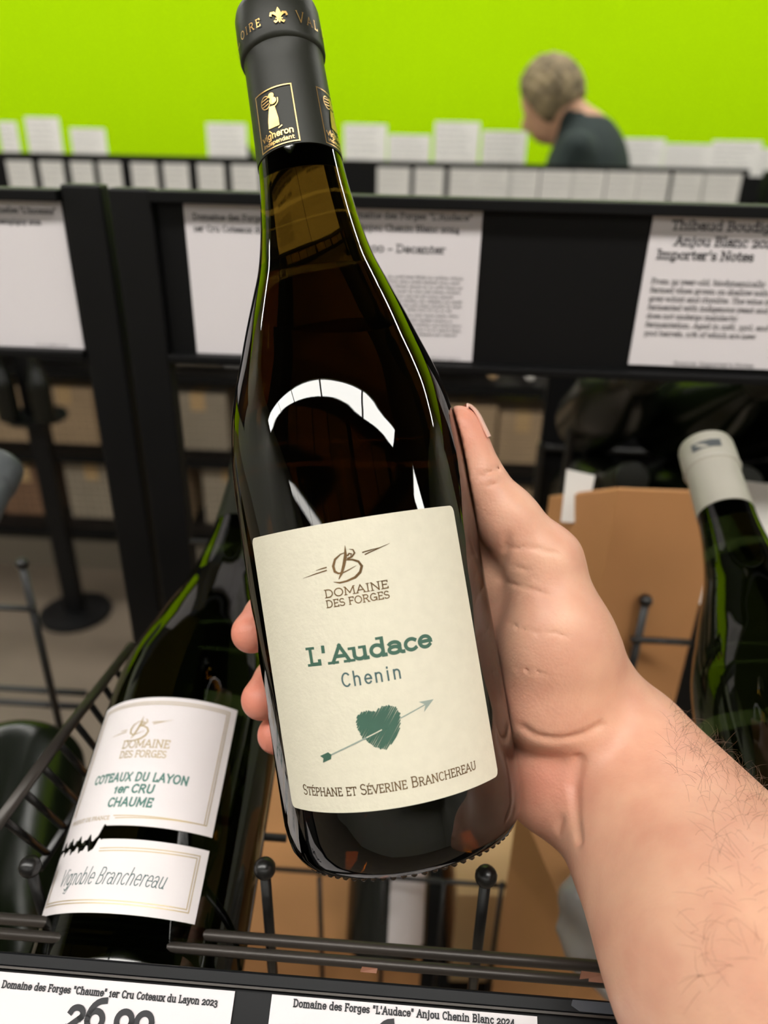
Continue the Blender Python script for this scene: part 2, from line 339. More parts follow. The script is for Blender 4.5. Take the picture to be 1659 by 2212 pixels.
def skin_mesh(fn, lo, hi, h, B=12):
    """Surface nets over the blocks of a grid that the surface crosses."""
    lo = np.asarray(lo, float); n = np.ceil((np.asarray(hi) - lo) / (h * B)).astype(int)
    g = np.stack(np.meshgrid(*[np.arange(k) for k in n], indexing='ij'), -1).reshape(-1, 3)
    d = fn(lo + (g + .5) * h * B); act = g[np.abs(d) < h * B * .866 * 1.6 + h]
    off = np.stack(np.meshgrid(*[np.arange(B + 1)] * 3, indexing='ij'), -1).reshape(-1, 3)
    N = n * B + 2; key = lambda c: (c[..., 0] * N[1] + c[..., 1]) * N[2] + c[..., 2]
    keys, pos, quads = [], [], []
    cor = np.array([(i, j, k) for i in (0, 1) for j in (0, 1) for k in (0, 1)])
    eds = [(a, b) for a in range(8) for b in range(a + 1, 8) if np.abs(cor[a] - cor[b]).sum() == 1]
    for blk in act:
        base = blk * B; v = fn(lo + (base + off) * h).reshape((B + 1,) * 3)
        if (v > 0).all() or (v < 0).all(): continue
        c8 = np.stack([v[i:i + B, j:j + B, k:k + B] for i, j, k in cor], -1)
        m = (c8 < 0).any(-1) & (c8 > 0).any(-1); idx = np.argwhere(m)
        if len(idx):
            w = c8[m]; acc = np.zeros((len(idx), 3)); cnt = np.zeros(len(idx))
            for a, b in eds:
                x = (w[:, a] < 0) != (w[:, b] < 0); t = np.where(x, w[:, a] / np.where(x, w[:, a] - w[:, b], 1), 0)
                acc += x[:, None] * (cor[a] + t[:, None] * (cor[b] - cor[a])); cnt += x
            pos.append(lo + (base + idx + acc / cnt[:, None]) * h); keys.append(key(base + idx))
        sgn = v < 0
        for ax in range(3):
            e = np.eye(3, dtype=int)[ax]; A = sgn[:B, :B, :B]; Bq = sgn[e[0]:B + e[0], e[1]:B + e[1], e[2]:B + e[2]]
            for flip in (0, 1):
                id2 = np.argwhere((A & ~Bq) if not flip else (~A & Bq)) + base
                if not len(id2): continue
                u, w2 = np.eye(3, dtype=int)[(ax + 1) % 3], np.eye(3, dtype=int)[(ax + 2) % 3]
                q = [id2 - u - w2, id2 - w2, id2, id2 - u]
                if flip: q = q[::-1]
                quads.append(np.stack([key(c) for c in q], -1))
    keys = np.concatenate(keys); pos = np.concatenate(pos); quads = np.concatenate(quads)
    o = np.argsort(keys); ks = keys[o]; j = np.clip(np.searchsorted(ks, quads), 0, len(ks) - 1)
    ok = (ks[j] == quads).all(1)
    return pos[o], j[ok]
def skin_object(name, fn, lo, hi, h, m, parent=None, relax=2):
    V, Fq = skin_mesh(fn, lo, hi, h)
    me = bpy.data.meshes.new(name); me.from_pydata(V.tolist(), [], Fq.tolist()); me.update()
    bm = bmesh.new(); bm.from_mesh(me)
    for _ in range(relax): bmesh.ops.smooth_vert(bm, verts=bm.verts, factor=.5, use_axis_x=True, use_axis_y=True, use_axis_z=True)
    bm.to_mesh(me); bm.free()
    for p in me.polygons: p.use_smooth = True
    me.materials.append(MT[m] if isinstance(m, str) else m)
    o = bpy.data.objects.new(name, me); COL.objects.link(o); o.parent = parent
    return o
# ------------------------------------------------------------------ the setting
def struct(name, m, *b):
    o = MB().box(*b).build(name, m); o['kind'] = 'structure'; return o
struct('floor', 'floor', -6, -7, -.1, 6, 4.3, 0)
struct('ceiling', 'ceiling', -6, -7, 3.6, 6, 4.3, 3.7)
struct('wall_back', 'green_wall', -6.1, 4.3, -.1, 6.1, 4.42, 3.7)
struct('wall_left', 'pale_wall', -6.12, -7, -.1, -6, 4.3, 3.7)
struct('wall_right', 'pale_wall', 6, -7, -.1, 6.12, 4.3, 3.7)
struct('wall_front', 'pale_wall', -6.1, -7.12, -.1, 6.1, -7, 3.7)
def ceiling_light(x, y, z, wd, L, label, group, m='lamp0'):
    t = tag(empty('ceiling_light', (x, y, z)), label, 'light', group)
    h = MB().box(-L / 2, -wd / 2 - .02, 0, L / 2, wd / 2 + .02, .05)
    for s in (-.35, .35): h.tube([(s * L, 0, .05), (s * L, 0, 3.6 - z)], .004, 6)
    h.build('housing', 'housing', t)
    MB().box(-L / 2 + .015, -wd / 2, -.012, L / 2 - .015, wd / 2, 0).build('diffuser', m, t)
for k, (y, z, wd, em) in enumerate(LAMP_ROWS):
    for i in range(-4, 5):
        if k == 0 and i == 2: continue              # the near row has a gap on the right
        ceiling_light(i * 1.24, y, z, wd, 1.21, ['long white ceiling light hanging above the near rack', 'long white ceiling light hanging above the far aisle', 'long white fill light added behind the viewer', 'long white fill light added far behind the viewer'][k], 'ceiling lights in row %s' % 'ABCD'[k], 'lamp%d' % k)

# ------------------------------------------------------------------ the wall shelving below the green wall, with its row of cards
def sign_card(x0, x1, z0, z1, y, label, group, m='card2', name='shelf_card', lines=6, lean=.03, stuff=True):
    """A small printed card standing in a clip, facing the aisle."""
    w, h = x1 - x0, z1 - z0
    t = tag(empty(name, ((x0 + x1) / 2, y, z0)), label, 'card', group)
    MB().hexa([(-w / 2, 0, 0), (w / 2, 0, 0), (w / 2, .002, 0), (-w / 2, .002, 0), (-w / 2, lean * h, h), (w / 2, lean * h, h), (w / 2, lean * h + .002, h), (-w / 2, lean * h + .002, h)]).build('paper', m, t)
    k = Ink()
    for i in range(lines):
        k.words(-w * .42, h * (.86 - .8 * i / lines), w * random.uniform(.6, .84), h * .05)
    k.build('lettering', 'grey_print', t, plane_map((0, 0, 0), (1, 0, 0), nrm((0, lean, 1)), .0006))
    return t
t = tag(empty('wall_shelf', (0, 3.4, 0)), 'long dark shelving unit standing along the green wall', 'shelf')
MB().box(-3.2, .02, 1.36, 3.2, .45, 1.39).build('top_board', 'black', t)
MB().box(-3.2, 0, 1.30, 3.2, .02, 1.40).build('front_rail', 'board', t)
for z in (.3, .75, 1.1): MB().box(-3.2, .02, z, 3.2, .45, z + .025).build('shelf_board', 'black', t)
for x in (-3.2, -1.6, 0, 1.6, 3.16): MB().box(x, .42, 0, x + .04, .46, 1.38).build('upright', 'black', t)
MB().box(-3.2, .455, .1, 3.2, .47, 1.36).build('back_panel', 'black', t)
CARDS = [(-10, 45, 262, 345), (48, 134, 252, 328), (147, 232, 276, 345), (443, 533, 265, 336), (742, 834, 267, 350), (838, 928, 290, 352), (940, 1033, 262, 340), (1043, 1134, 282, 352),
         (1296, 1330, 300, 360), (1338, 1430, 298, 362), (1440, 1533, 310, 366), (1543, 1636, 303, 372), (1645, 1740, 320, 380)]
WORDS = ['first', 'second', 'third', 'fourth', 'fifth', 'sixth', 'seventh', 'eighth', 'ninth', 'tenth', 'eleventh', 'twelfth', 'thirteenth', 'fourteenth', 'fifteenth', 'sixteenth', 'seventeenth', 'eighteenth', 'nineteenth', 'twentieth', 'twenty-first', 'twenty-second', 'twenty-third', 'twenty-fourth']
for i, (a, b, c, d) in enumerate(CARDS):
    p, q = aty(a, c, 3.4), aty(b, d, 3.4)
    sign_card(p[0], q[0], max(1.392, q[2] - .03), p[2], 3.41, 'white printed card against the green wall, %s in its row from the left' % WORDS[i], 'cards against the green wall', name='shelf_card')
for i, px in enumerate((452, 480, 508)):
    p = aty(px, 330, 3.3)
    b = MB().lathe([(.034, 0), (.036, .01), (.036, .19), (.03, .22), (.015, .25), (.0145, .30), (.016, .31)], 16, closed=True).build('wine_bottle', 'wine', smooth='edge')
    b.location = (p[0], 3.5, 1.39 - .18 + .18); b.scale = (1, 1, .27)
    b.location.z = 1.39
    tag(b, 'dark bottle stub below the fourth white card, %s of three' % ['left', 'middle', 'right'][i], 'bottle', 'dark bottles under the fourth card')

# ------------------------------------------------------------------ the far gondola across the aisle
def far_rack(x0, x1, label):
    t = tag(empty('display_rack', ((x0 + x1) / 2, 2.35, 0)), label, 'rack'); w = (x1 - x0) / 2
    MB().box(-w, 0, 1.352, w, .02, 1.449).build('sign_rail', 'board', t, bevel=.002)
    for sx in (-w, w - .05): MB().box(sx, .02, 0, sx + .05, .07, 1.445).build('upright', 'black', t)
    for z in (.16, .46, .77): MB().box(-w, .03, z, w, .31, z + .02).build('shelf_board', 'worn', t); MB().box(-w, .008, z - .008, w, .03, z + .022).build('shelf_rail', 'board', t)
    MB().box(-w, .03, 0, w, .3, .12).build('plinth', 'plinth', t)
    m = MB()
    for x in np.arange(-w + .05, w - .04, .026): m.tube([(x, .022, .18), (x, .022, 1.34)], .0012, 4)
    for z in np.arange(.15, 1.34, .026): m.tube([(-w, .025, z), (w, .025, z)], .0012, 4)
    m.build('wire_mesh', 'wire', t)
    return t
far_rack(-1.9, .868, 'black wire display rack across the aisle, its rail full of white tags')
far_rack(.93, 2.6, 'black display rack across the aisle beginning at the right edge')
TAGS = [(10, 76), (82, 142), (149, 206), (210, 266), (280, 342), (350, 410), (424, 486), (498, 560), (815, 884), (896, 957), (972, 1036), (1041, 1100), (1103, 1160), (1170, 1232), (1238, 1302), (1314, 1372), (1384, 1446), (1450, 1514), (1524, 1592)]
for i, (a, b) in enumerate(TAGS):
    yt = 350 + a * .018 - 4; yb = 408 + a * .022
    p, q = aty(a, yt, 2.34), aty(b, yb, 2.34)
    sign_card(p[0], q[0], q[2], p[2], 2.345, 'white price tag on the far black rail, %s from the left' % WORDS[i], 'white tags on the far rail', m='card2', name='price_tag', lines=4, lean=0.)
    # hidden stretch behind the bottle has tags too
# goods on the far rack
def carton(x, y, z, w, d, h, rz, label, m='carton', group=None, name='carton', open_top=False, tape=True):
    t = tag(empty(name, mtx=Matrix.Translation((x, y, z)) @ Matrix.Rotation(rz, 4, 'Z')), label, 'box', group)
    b = MB(); k = .003
    for s in ((-w / 2, -d / 2, 0, w / 2, -d / 2 + k, h), (-w / 2, d / 2 - k, 0, w / 2, d / 2, h), (-w / 2, -d / 2 + k, 0, -w / 2 + k, d / 2 - k, h), (w / 2 - k, -d / 2 + k, 0, w / 2, d / 2 - k, h), (-w / 2 + k, -d / 2 + k, 0, w / 2 - k, d / 2 - k, k)): b.box(*s)
    b.build('body', m, t)
    if open_top:
        for (a, c, sgn) in ((-w / 2, w / 2, -1), (-w / 2, w / 2, 1)):
            f = MB(); y0 = sgn * d / 2; f.hexa([(a, y0 - k * (sgn > 0), h), (c, y0 - k * (sgn > 0), h), (c, y0 + k * (sgn < 0), h), (a, y0 + k * (sgn < 0), h), (a, y0 + sgn * .004, h + .012), (c, y0 + sgn * .004, h + .015), (c, y0 + sgn * .004 + k, h + .015), (a, y0 + sgn * .004 + k, h + .012)]); f.build('flap', m, t)
    else:
        MB().box(-w / 2, -d / 2, h, w / 2, d / 2, h + k).build('lid', m, t)
        if tape: MB().box(-.025, -d / 2 - .0008, h - .06, .025, d / 2, h + k + .0008).build('tape_strip', 'tape' if m == 'none' else 'carton_pale', t)
    return t
rows = []
for zi, (z, hh) in enumerate(((.18, .24), (.48, .25), (.79, .26))):
    x = -1.84; k = 0
    while x < .8:
        w = random.choice([.16, .2, .24])
        if x + w > .83: break
        if not (zi == 2 and x > .22): rows.append((x + w / 2, z, w, random.uniform(.7, 1) * hh, zi, k))
        x += w + random.choice([.01, .015, .06]); k += 1
for n, (x, z, w, h, zi, k) in enumerate(rows):
    m = random.choice(['box_tan', 'box_grey', 'box_tan', 'box_brown'] if zi < 2 else ['box_brown', 'box_tan', 'black', 'box_grey', 'white_paper'])
    carton(x, 2.52, z + .0205, w, .2, h, 0, '%s box behind wire mesh, %s from left, %s shelf of the far rack' % ({'box_tan': 'tan', 'box_grey': 'grey-brown', 'box_brown': 'dark brown', 'white_paper': 'white', 'black': 'black'}[m], WORDS[k], ['lowest', 'middle', 'top'][zi]), m, 'boxes on the far rack', tape=(m != 'black'))
# ------------------------------------------------------------------ the shopper in the far aisle
H = aty(1188, 214, 2.98)
fwd = nrm((-.90, .25, 0)); lat = np.array([fwd[1], -fwd[0], 0]); upv = np.array([0, 0, 1.])
hf = nrm(fwd - .55 * upv); hu = nrm(np.cross(np.cross(hf, upv), hf)); hu = hu if hu[2] > 0 else -hu
hl = np.cross(hf, hu)
HA = np.array([hf, hl, hu]); Hc = H
neck0 = Hc - hu * .075 - hf * .045; neck1 = neck0 - fwd * .06 - upv * .045
chest = neck1 - upv * .22 - fwd * .02; waist = chest - upv * .26 + fwd * .01; hip = waist - upv * .14
def limb(side, pts): return [chest + np.array(fwd) * a + lat * side * b + upv * c for a, b, c in pts]
ARMS = [limb(s, [(.03, .18, .15), (.10, .22, -.10), (.24, .20, -.24), (.31, .19, -.255)]) for s in (-1, 1)]
LEGS = [[hip + lat * s * .09, hip + lat * s * .10 - upv * .42 + fwd * .02, np.array([*(hip + lat * s * .11 - fwd * .02)[:2], .09])] for s in (-1, 1)]
def body(p):
    d = smin(ellipsoid(p, Hc, HA, (.098, .076, .115)), ellipsoid(p, Hc + hf * .045 - hu * .06, HA, (.06, .052, .07)), .02)
    d = smin(d, ellipsoid(p, Hc + hf * .105 - hu * .035, HA, (.02, .013, .022)), .012)           # nose
    d = smax(d, -ellipsoid(p, Hc + hf * .103 - hu * .078, HA, (.012, .026, .004)), .006)         # mouth
    for s in (-1, 1):
        d = smin(d, ellipsoid(p, Hc - hf * .005 + hl * s * .076 - hu * .025, HA, (.022, .009, .034)), .006)
        d = smax(d, -ellipsoid(p, Hc + hf * .098 + hl * s * .032 - hu * .012, HA, (.012, .015, .009)), .01)
        d = smin(d, ellipsoid(p, Hc + hf * .086 + hl * s * .032 - hu * .012, HA, (.011, .013, .010)), .003)
    d = smin(d, cone(p, neck0, neck1, .056, .062), .03)
    d = smin(d, torso(p), .05)
    for a in ARMS:
        d = smin(d, chain(p, a[:3], [.05, .042, .028], .02), .03); w = a[3]
        pal = ellipsoid(p, w + fwd * .03, np.array([fwd, lat, upv]), (.05, .04, .016)); 
        for i in range(4): pal = smin(pal, chain(p, [w + fwd * .06 + lat * (i - 1.5) * .02, w + fwd * (.10 + .006 * (i in (1, 2))) + lat * (i - 1.5) * .022 - upv * .01, w + fwd * .115 + lat * (i - 1.5) * .022 - upv * .035], [.010, .009, .008]), .006)
        pal = smin(pal, chain(p, [w + fwd * .01 + lat * .03, w + fwd * .05 + lat * .065, w + fwd * .075 + lat * .07 - upv * .015], [.014, .011, .009]), .008)
        d = smin(d, pal, .02)
    for l in LEGS: d = smin(d, chain(p, l, [.085, .058, .04], .03), .04)
    return d
def torso(p):
    A = np.array([fwd, lat, upv])
    d = ellipsoid(p, chest + upv * .04, A, (.14, .185, .21)); d = smin(d, ellipsoid(p, waist, A, (.105, .15, .2)), .08)
    return smin(d, ellipsoid(p, hip, A, (.115, .16, .13)), .06)
def shirt(p):
    d = torso(p) - .012
    for a in ARMS: d = smin(d, chain(p, a[:2] + [a[1] + (a[2] - a[1]) * .85], [.062, .056, .042], .02), .04)
    d = smin(d, cone(p, neck1 - upv * .03, neck1 + (neck0 - neck1) * .8, .088, .070), .03)         # collar
    d = smax(d, -cone(p, neck0 + upv * .03, neck1 + upv * .02, .060, .06), .004)
    return smax(d, (hip[2] - .02) - p[:, 2], .01)
def jeans(p):
    d = smax(torso(p) - .008, p[:, 2] - (hip[2] + .02), .02)
    for l in LEGS: d = smin(d, chain(p, l, [.098, .072, .06], .03), .05)
    return smax(d, .07 - p[:, 2], .01)
def hair(p):
    d = ellipsoid(p, Hc - hf * .012 + hu * .012, HA, (.113, .095, .126))
    q = (p - Hc) @ HA.T
    cut = np.maximum(q[:, 0] - (.062 + .35 * np.clip(q[:, 2], -.1, .06)), -(q[:, 2] + .055 + .55 * np.clip(q[:, 0] + .03, -.08, .15) * (q[:, 0] > -.03)))
    d = d - .004 * np.sin(p[:, 0] * 160) * np.sin(p[:, 2] * 140 + p[:, 1] * 90)
    return smax(d, cut, .02)
lo, hi = Hc + np.array([-.75, -.45, 0]), Hc + np.array([.55, .45, .2]); lo[2] = 0
per = skin_object('person', body, lo, hi, .009, 'face')
tag(per, 'person with short grey-blond hair in a dark green shirt, head bowed, in the far aisle', 'person')
skin_object('shirt', shirt, lo, hi, .009, 'shirt', per); skin_object('jeans', jeans, lo, hi, .011, 'jeans', per); skin_object('hair', hair, Hc - .2, Hc + .2, .005, 'hair', per)
for l in LEGS:
    f0 = l[2]
    skin_object('shoe', lambda p: smax(cone(p, f0 - fwd * .04 - upv * .045, f0 + fwd * .15 - upv * .055, .042, .036), -p[:, 2] + .002, .008), f0 - .3, f0 + .3, .008, 'shoe', per)
# ------------------------------------------------------------------ the near rack: uprights, sign boards, wire bins, price strip
YB = .47
rk = tag(empty('display_rack', (0, YB, 0)), 'black wire wine rack in front, with a sign board between posts and the price strip', 'rack')
MB().box(-.1955, -.006, 0, -.170, .008, 1.4722).build('post', 'black', rk, bevel=.0015)
b = MB().box(-.1694, 0, 1.3725, .42, .008, 1.4680)
b.hexa([(-.1694, -.010, 1.4650), (.42, -.010, 1.4650), (.42, .012, 1.4650), (-.1694, .012, 1.4650), (-.1694, -.010, 1.4715), (.42, -.010, 1.4715), (.42, .012, 1.4715), (-.1694, .012, 1.4715)])
b.box(-.1694, -.009, 1.3690, .42, .012, 1.3740); b.build('sign_board', 'board', rk, bevel=.0008)
lk = tag(empty('display_rack', (-.3, YB, 0)), 'black wire rack at the left edge with its own post and sign board', 'rack')
MB().box(.0755, -.006, 0, .1000, .008, 1.4735).build('post', 'black', lk, bevel=.0015)
b = MB().box(-.35, 0, 1.3725, .0745, .008, 1.4670); b.box(-.35, -.010, 1.464, .0745, .012, 1.4705); b.box(-.35, -.009, 1.3690, .0745, .012, 1.3740); b.build('sign_board', 'board', lk, bevel=.0008)

# slanted price strip along the front of the bins
T0 = at(300, 2079, .248); sY, sZ = T0[1], T0[2]
view = nrm(-(ROT @ np.array([0, -.62, -1.]))); nS = nrm((0, view[1], view[2])); dS = np.array([0, -nS[2], nS[1]])      # outward normal and down-slope direction
if dS[2] > 0: dS = -dS
uS = np.array([1., 0, 0])
O = np.array([0., sY, sZ])
def on_strip(px, py, lift=0.):                     # where a sight line meets the strip's face
    v = ray(px, py); s = ((O + nS * lift - CAM) @ nS) / (v @ nS); q = CAM + v * s - O
    return q[0], q @ dS
def slab(b, x0, x1, s0, s1, t0, t1):
    P = lambda x, s, t: O + uS * x + dS * s + nS * t
    return b.hexa([P(x0, s1, t0), P(x1, s1, t0), P(x1, s1, t1), P(x0, s1, t1), P(x0, s0, t0), P(x1, s0, t0), P(x1, s0, t1), P(x0, s0, t1)])
st = MB(); slab(st, -.34, .40, 0, .0042, -.004, .0022); slab(st, -.34, .40, .0042, .075, -.006, -.0022); slab(st, -.34, .40, .070, .075, -.002, .003)
st.build('price_strip', 'strip', rk, bevel=.0006); rk_strip = None
for o in rk.children:
    if o.name.startswith('price_strip'): o.location = -np.array(rk.location)
lip = MB(); slab(lip, -.34, .40, .0040, .0047, -.002, .0028); o = lip.build('strip_lip', 'worn', rk); o.location = -np.array(rk.location)

# front rails, wire dividers with balls, floor of the bins
def W_(o): o.location = -np.array(rk.location); return o
BA = nrm((-.0079, .91443, .40466)); BN = np.array([0, -BA[2], BA[1]])     # the bins slope back like the bottles in them
for py0, py1, r, d in ((2047, 2074, .0021, .272), (2081, 2106, .0019, .262)):
    p, q = at(532, py0, d), at(1385, py1, d)
    y, z = (p[1] + q[1]) / 2, (p[2] + q[2]) / 2
    W_(MB().tube([(-.34, y, z), (.40, y, z)], r, 10).build('front_rail', 'worn', rk, smooth=True))
def prong(px, py, Y, depth_down, r=.0021, rb=.0042):
    p = aty(px, py, Y); o = W_(MB().tube([p, p - [0, 0, depth_down]], r, 10).build('divider_wire', 'wire', rk, smooth=True))
    bb = MB().ball(p, rb).build('ball_tip', 'wire', o, smooth=True)
    return p
for px, py in ((65, 1872), (572, 1876), (1050, 1893)): prong(px, py, .185, .11)
bp = [prong(px, py, .48, .26, .0032, .0052) for px, py in ((48, 1218), (291, 1242), (1395, 1298))]
def bar(px0, py0, px1, py1, Y, r, name='cross_wire', m='wire'):
    p, q = aty(px0, py0, Y), aty(px1, py1, Y); q[2] = p[2] + (q[2] - p[2]) * .5; p[2] = q[2]
    return W_(MB().tube([p, q], r, 10).build(name, m, rk, smooth=True))
bar(-60, 1311, 76, 1313, .476, .0026); bar(284, 1327, 350, 1329, .476, .0026); bar(1362, 1383, 1492, 1386, .476, .0026)
# back grid of the lower bin seen under the bottle
zb = atz(960, 1905, .92)
for px in (690, 828, 960, 1085, 1300):
    p = aty(px, 1903 + (px - 960) * .03, .37); W_(MB().tube([p, p - [0, 0, .22]], .0018, 8).build('back_wire', 'wire', rk, smooth=True))
bar(560, 1892, 1420, 1920, .372, .0018)
for px, py, Y in ((0, 1487, .50), (0, 1517, .49)):
    bar(px - 80, py, px + 185, py + 4, Y, .003)
bar(-80, 1575, 130, 1578, .44, .003); bar(-80, 1604, 120, 1606, .43, .003)
# side rails of the bins, running back along the bottles
def side_rail(x, pts, r, n=0):
    P = [atx(px, py, x) for px, py in pts]; o = W_(MB().tube(P, r, 10).build('side_rail', 'worn', rk, smooth=True))
    a, b = np.array(P[0]), np.array(P[-1])
    for i in range(n):
        c = a + (b - a) * (i + .5) / n; W_(MB().tube([c, c - BN * .05], .0016, 8).build('side_wire', 'wire', rk, smooth=True))
    o2 = W_(MB().tube([a - BN * .05, b - BN * .05], r * .8, 8).build('side_rail', 'wire', rk, smooth=True))
side_rail(-.158, [(-20, 1800), (155, 1562), (285, 1395)], .0026, 9)
side_rail(.0, [(905, 1990), (915, 1800)], .002, 0)
# wires of the bin floor under each bottle
fl = MB()
for x in (-.135, -.105, -.075):
    a = np.array([x, .1705, 1.155]); fl.tube([a, a + BA * .27], .0015, 6)
for s in (.01, .09, .18, .27): a = np.array([-.34, .1705, 1.153]) + BA * s; a[0] = -.152; fl.tube([a, a + [.092, 0, 0]], .002, 6)
rk_floor = None

# ------------------------------------------------------------------ printed sheets on the sign boards, price cards on the strip
def sheet(x0, x1, z0, z1, label, name='sign_sheet'):
    y = YB - .0015
    t = tag(empty(name, (x0, y, z0)), label, 'sign', None)
    MB().box(0, 0, 0, x1 - x0, .0012, z1 - z0).build('paper', 'card', t)
    k = Ink(); k.place = lambda px, py: (aty(px, py, y)[0] - x0, aty(px, py, y)[2] - z0)
    return t, k, plane_map((0, 0, 0), (1, 0, 0), (0, 0, 1), .0002)
PX = .43 / F * 1.02                                   # size of one picture pixel at the boards
ZL, ZW = .15, .12
t, k, fm = sheet(-.3200, -.2274, 1.3733, 1.4650, 'white printed sheet cut off by the left edge, on the left sign board')
x, z = k.place(122, 463); k.text('Les Ruelles "L\'Inconnu"', x, z, 13.5 * PX, .15, align='r'); x, z = k.place(90, 486); k.text('Saumur-Champigny 2021', x, z, 13 * PX, .15, align='r')
k.build('lettering', 'print', t, fm); pl = k.place; k = Ink(); x, z = pl(80, 746); k.words(x, z, 78 * PX, 6 * PX); k.build('source_line', 'print', t, fm)
t, k, fm = sheet(-.1520, -.0640, 1.3742, 1.4655, 'white sheet half hidden behind the held bottle, with two heading lines')
x, z = k.place(417, 475); k.text('Domaine des Forges "Chaume"', x, z, 14 * PX, .15, width=.068); x, z = k.place(419, 500); k.text('1er Cru Coteaux du Layon', x, z, 14 * PX, .15, width=.058)
k.build('lettering', 'print', t, fm)
t, k, fm = sheet(-.0630, .0262, 1.3752, 1.4668, 'white sheet with a dense paragraph, just right of the held bottle neck')
x, z = k.place(1020, 478); k.text('Domaine des Forges "L\'Audace"', x, z, 14 * PX, .15, align='r', width=.0745); x, z = k.place(992, 504); k.text('Anjou Chenin Blanc 2024', x, z, 14 * PX, .15, align='r', width=.060)
x, z = k.place(962, 549); k.text('100 - Decanter', x, z, 18 * PX, .15, align='r', width=.0475)
for i in range(13):
    x, z = k.place(838 if i not in (7,) else 880, 600 + i * 10.2); k.words(x, z, (168 if i not in (4, 9) else 150) * PX * (1 if i != 7 else .6), 6.6 * PX, .16)
k.build('lettering', 'print', t, fm); pl = k.place; k = Ink(); x, z = pl(930, 775); k.words(x, z, 70 * PX, 6 * PX); k.build('source_line', 'print', t, fm)
t, k, fm = sheet(.1243, .2135, 1.3772, 1.4683, 'white sheet with three bold heading lines at the right end of the sign board')
x, z = k.place(1449, 497); k.text('Thibaud Boudignon', x, z, 21 * PX, .16, width=.0695); x, z = k.place(1456, 531); k.text('Anjou Blanc 2024', x, z, 21 * PX, .16, width=.0600)
x, z = k.place(1417, 560); k.text("Importer's Notes", x, z, 21 * PX, .16, width=.0560)
for i, (l, w) in enumerate((('From 39 year-old, biodynamically', .0665), ('farmed vines grown on shallow soils of', .0745), ('grey schist and rhyolite. The wine is', .0715), ('fermented with indigenous yeast and', .0715), ('does not undergo malolactic', .0545), ('fermentation. Aged in 228l, 350l, and', .0740), ('500l barrels, 10% of which are new.', .0680))):
    x, z = k.place(1406 - i * 2.6, 613 + i * 18.6); k.text(l, x, z, 12.5 * PX, .13, width=w)
k.build('lettering', 'print', t, fm); pl = k.place; k = Ink(); x, z = pl(1454, 788); k.text("Source: Importer's Notes", x, z, 9 * PX, .12, width=.0490); k.build('source_line', 'print', t, fm)

def price_card(pxl, pxr, label, draw, price, s_top=.0058):
    xl = on_strip(pxl, 2120)[0]; xr = on_strip(pxr, 2150)[0]
    o = tag(empty('price_card', mtx=Matrix([[uS[0], -dS[0], nS[0], xl], [uS[1], -dS[1], nS[1], O[1] + dS[1] * s_top - nS[1] * .0018], [uS[2], -dS[2], nS[2], O[2] + dS[2] * s_top - nS[2] * .0018], [0, 0, 0, 1]])), label, 'card', None)
    MB().box(0, -.055, 0, xr - xl, 0, .0006).build('paper', 'card', o)
    k = Ink(); draw(k, lambda px, py: (on_strip(px, py)[0] - xl, -(on_strip(px, py)[1] - s_top)))
    k.build('lettering', 'print', o, lambda u, v: (u, v, .0009)); k = Ink(); price(k, lambda px, py: (on_strip(px, py)[0] - xl, -(on_strip(px, py)[1] - s_top))); k.build('price', 'print', o, lambda u, v: (u, v, .0009))
def d1(k, P):
    (x, y), (x2, _) = P(0, 2133), P(470, 2158); k.text('Domaine des Forges "Chaume" 1er Cru Coteaux du Layon 2023', x, y - .0002,   .0023, .185, .09, track=.06, width=x2 - x)
def p1_(k, P):
    (x, y), (x2, _) = P(138, 2216), P(328, 2226); k.text('26.99', x, y - .0013, .0096, .19, width=x2 - x)
def d2(k, P):
    (x, y), (x2, _) = P(632, 2176), P(1112, 2205); k.text('Domaine des Forges "L\'Audace" Anjou Chenin Blanc 2024', x, y,   .00235, .185, .09, track=.06, width=x2 - x)
def p2_(k, P):
    (x, y), (x2, _) = P(768, 2270), P(958, 2270); k.text('26.99', x, y - .0002, .0092, .19, width=x2 - x)
price_card(-60, 505, 'white price card reading 26.99 at the left end of the front strip', d1, p1_)
price_card(590, 1160, 'white price card on the front strip below the held bottle', d2, p2_)
# scraps on the rails, clear tape on the strip
def scrap(px, py, w, h, label, m='scrap', name='paper_scrap', d=.255):
    p = at(px, py, d); o = MB()
    o.add([(-w / 2, -h / 2, 0), (w * .45, -h * .55, .0006), (w / 2, h * .4, .0002), (-w * .4, h / 2, .0009), (-w / 2, -h / 2, .0012), (w * .45, -h * .55, .0016), (w / 2, h * .4, .0013), (-w * .4, h / 2, .0018)], [(3, 2, 1, 0), (4, 5, 6, 7), (0, 1, 5, 4), (1, 2, 6, 5), (2, 3, 7, 6), (3, 0, 4, 7)])
    o = o.build(name, m); o.matrix_world = Matrix([[1, 0, 0, p[0]], [0, -dS[1], nS[1], p[1]], [0, -dS[2], nS[2], p[2]], [0, 0, 0, 1]]); tag(o, label, 'scrap')
scrap(797, 2095, .006, .0016, 'small brown scrap on the front rail below the held bottle', d=.2595)
scrap(1280, 2110, .010, .0030, 'brown cardboard scrap on the front rail beside the forearm', d=.2595)
tp = MB(); (x, s), (x2, s2) = on_strip(1232, 2131), on_strip(1420, 2160)
P = lambda x, s, t: O + uS * x + dS * s + nS * t
oo = tp.add([P(x, .0004, .0024), P(x + .03, .0004, .0024), P(x + .03, .0036, .0024), P(x + .002, .0034, .0024), P(x - .0006, .002, .0024)] + [P(x, .0004, .0026), P(x + .03, .0004, .0026), P(x + .03, .0036, .0026), P(x + .002, .0034, .0026), P(x - .0006, .002, .0026)], [(4, 3, 2, 1, 0), (5, 6, 7, 8, 9)] + [(i, (i + 1) % 5, (i + 1) % 5 + 5, i + 5) for i in range(5)]).build('clear_tape', 'tape')
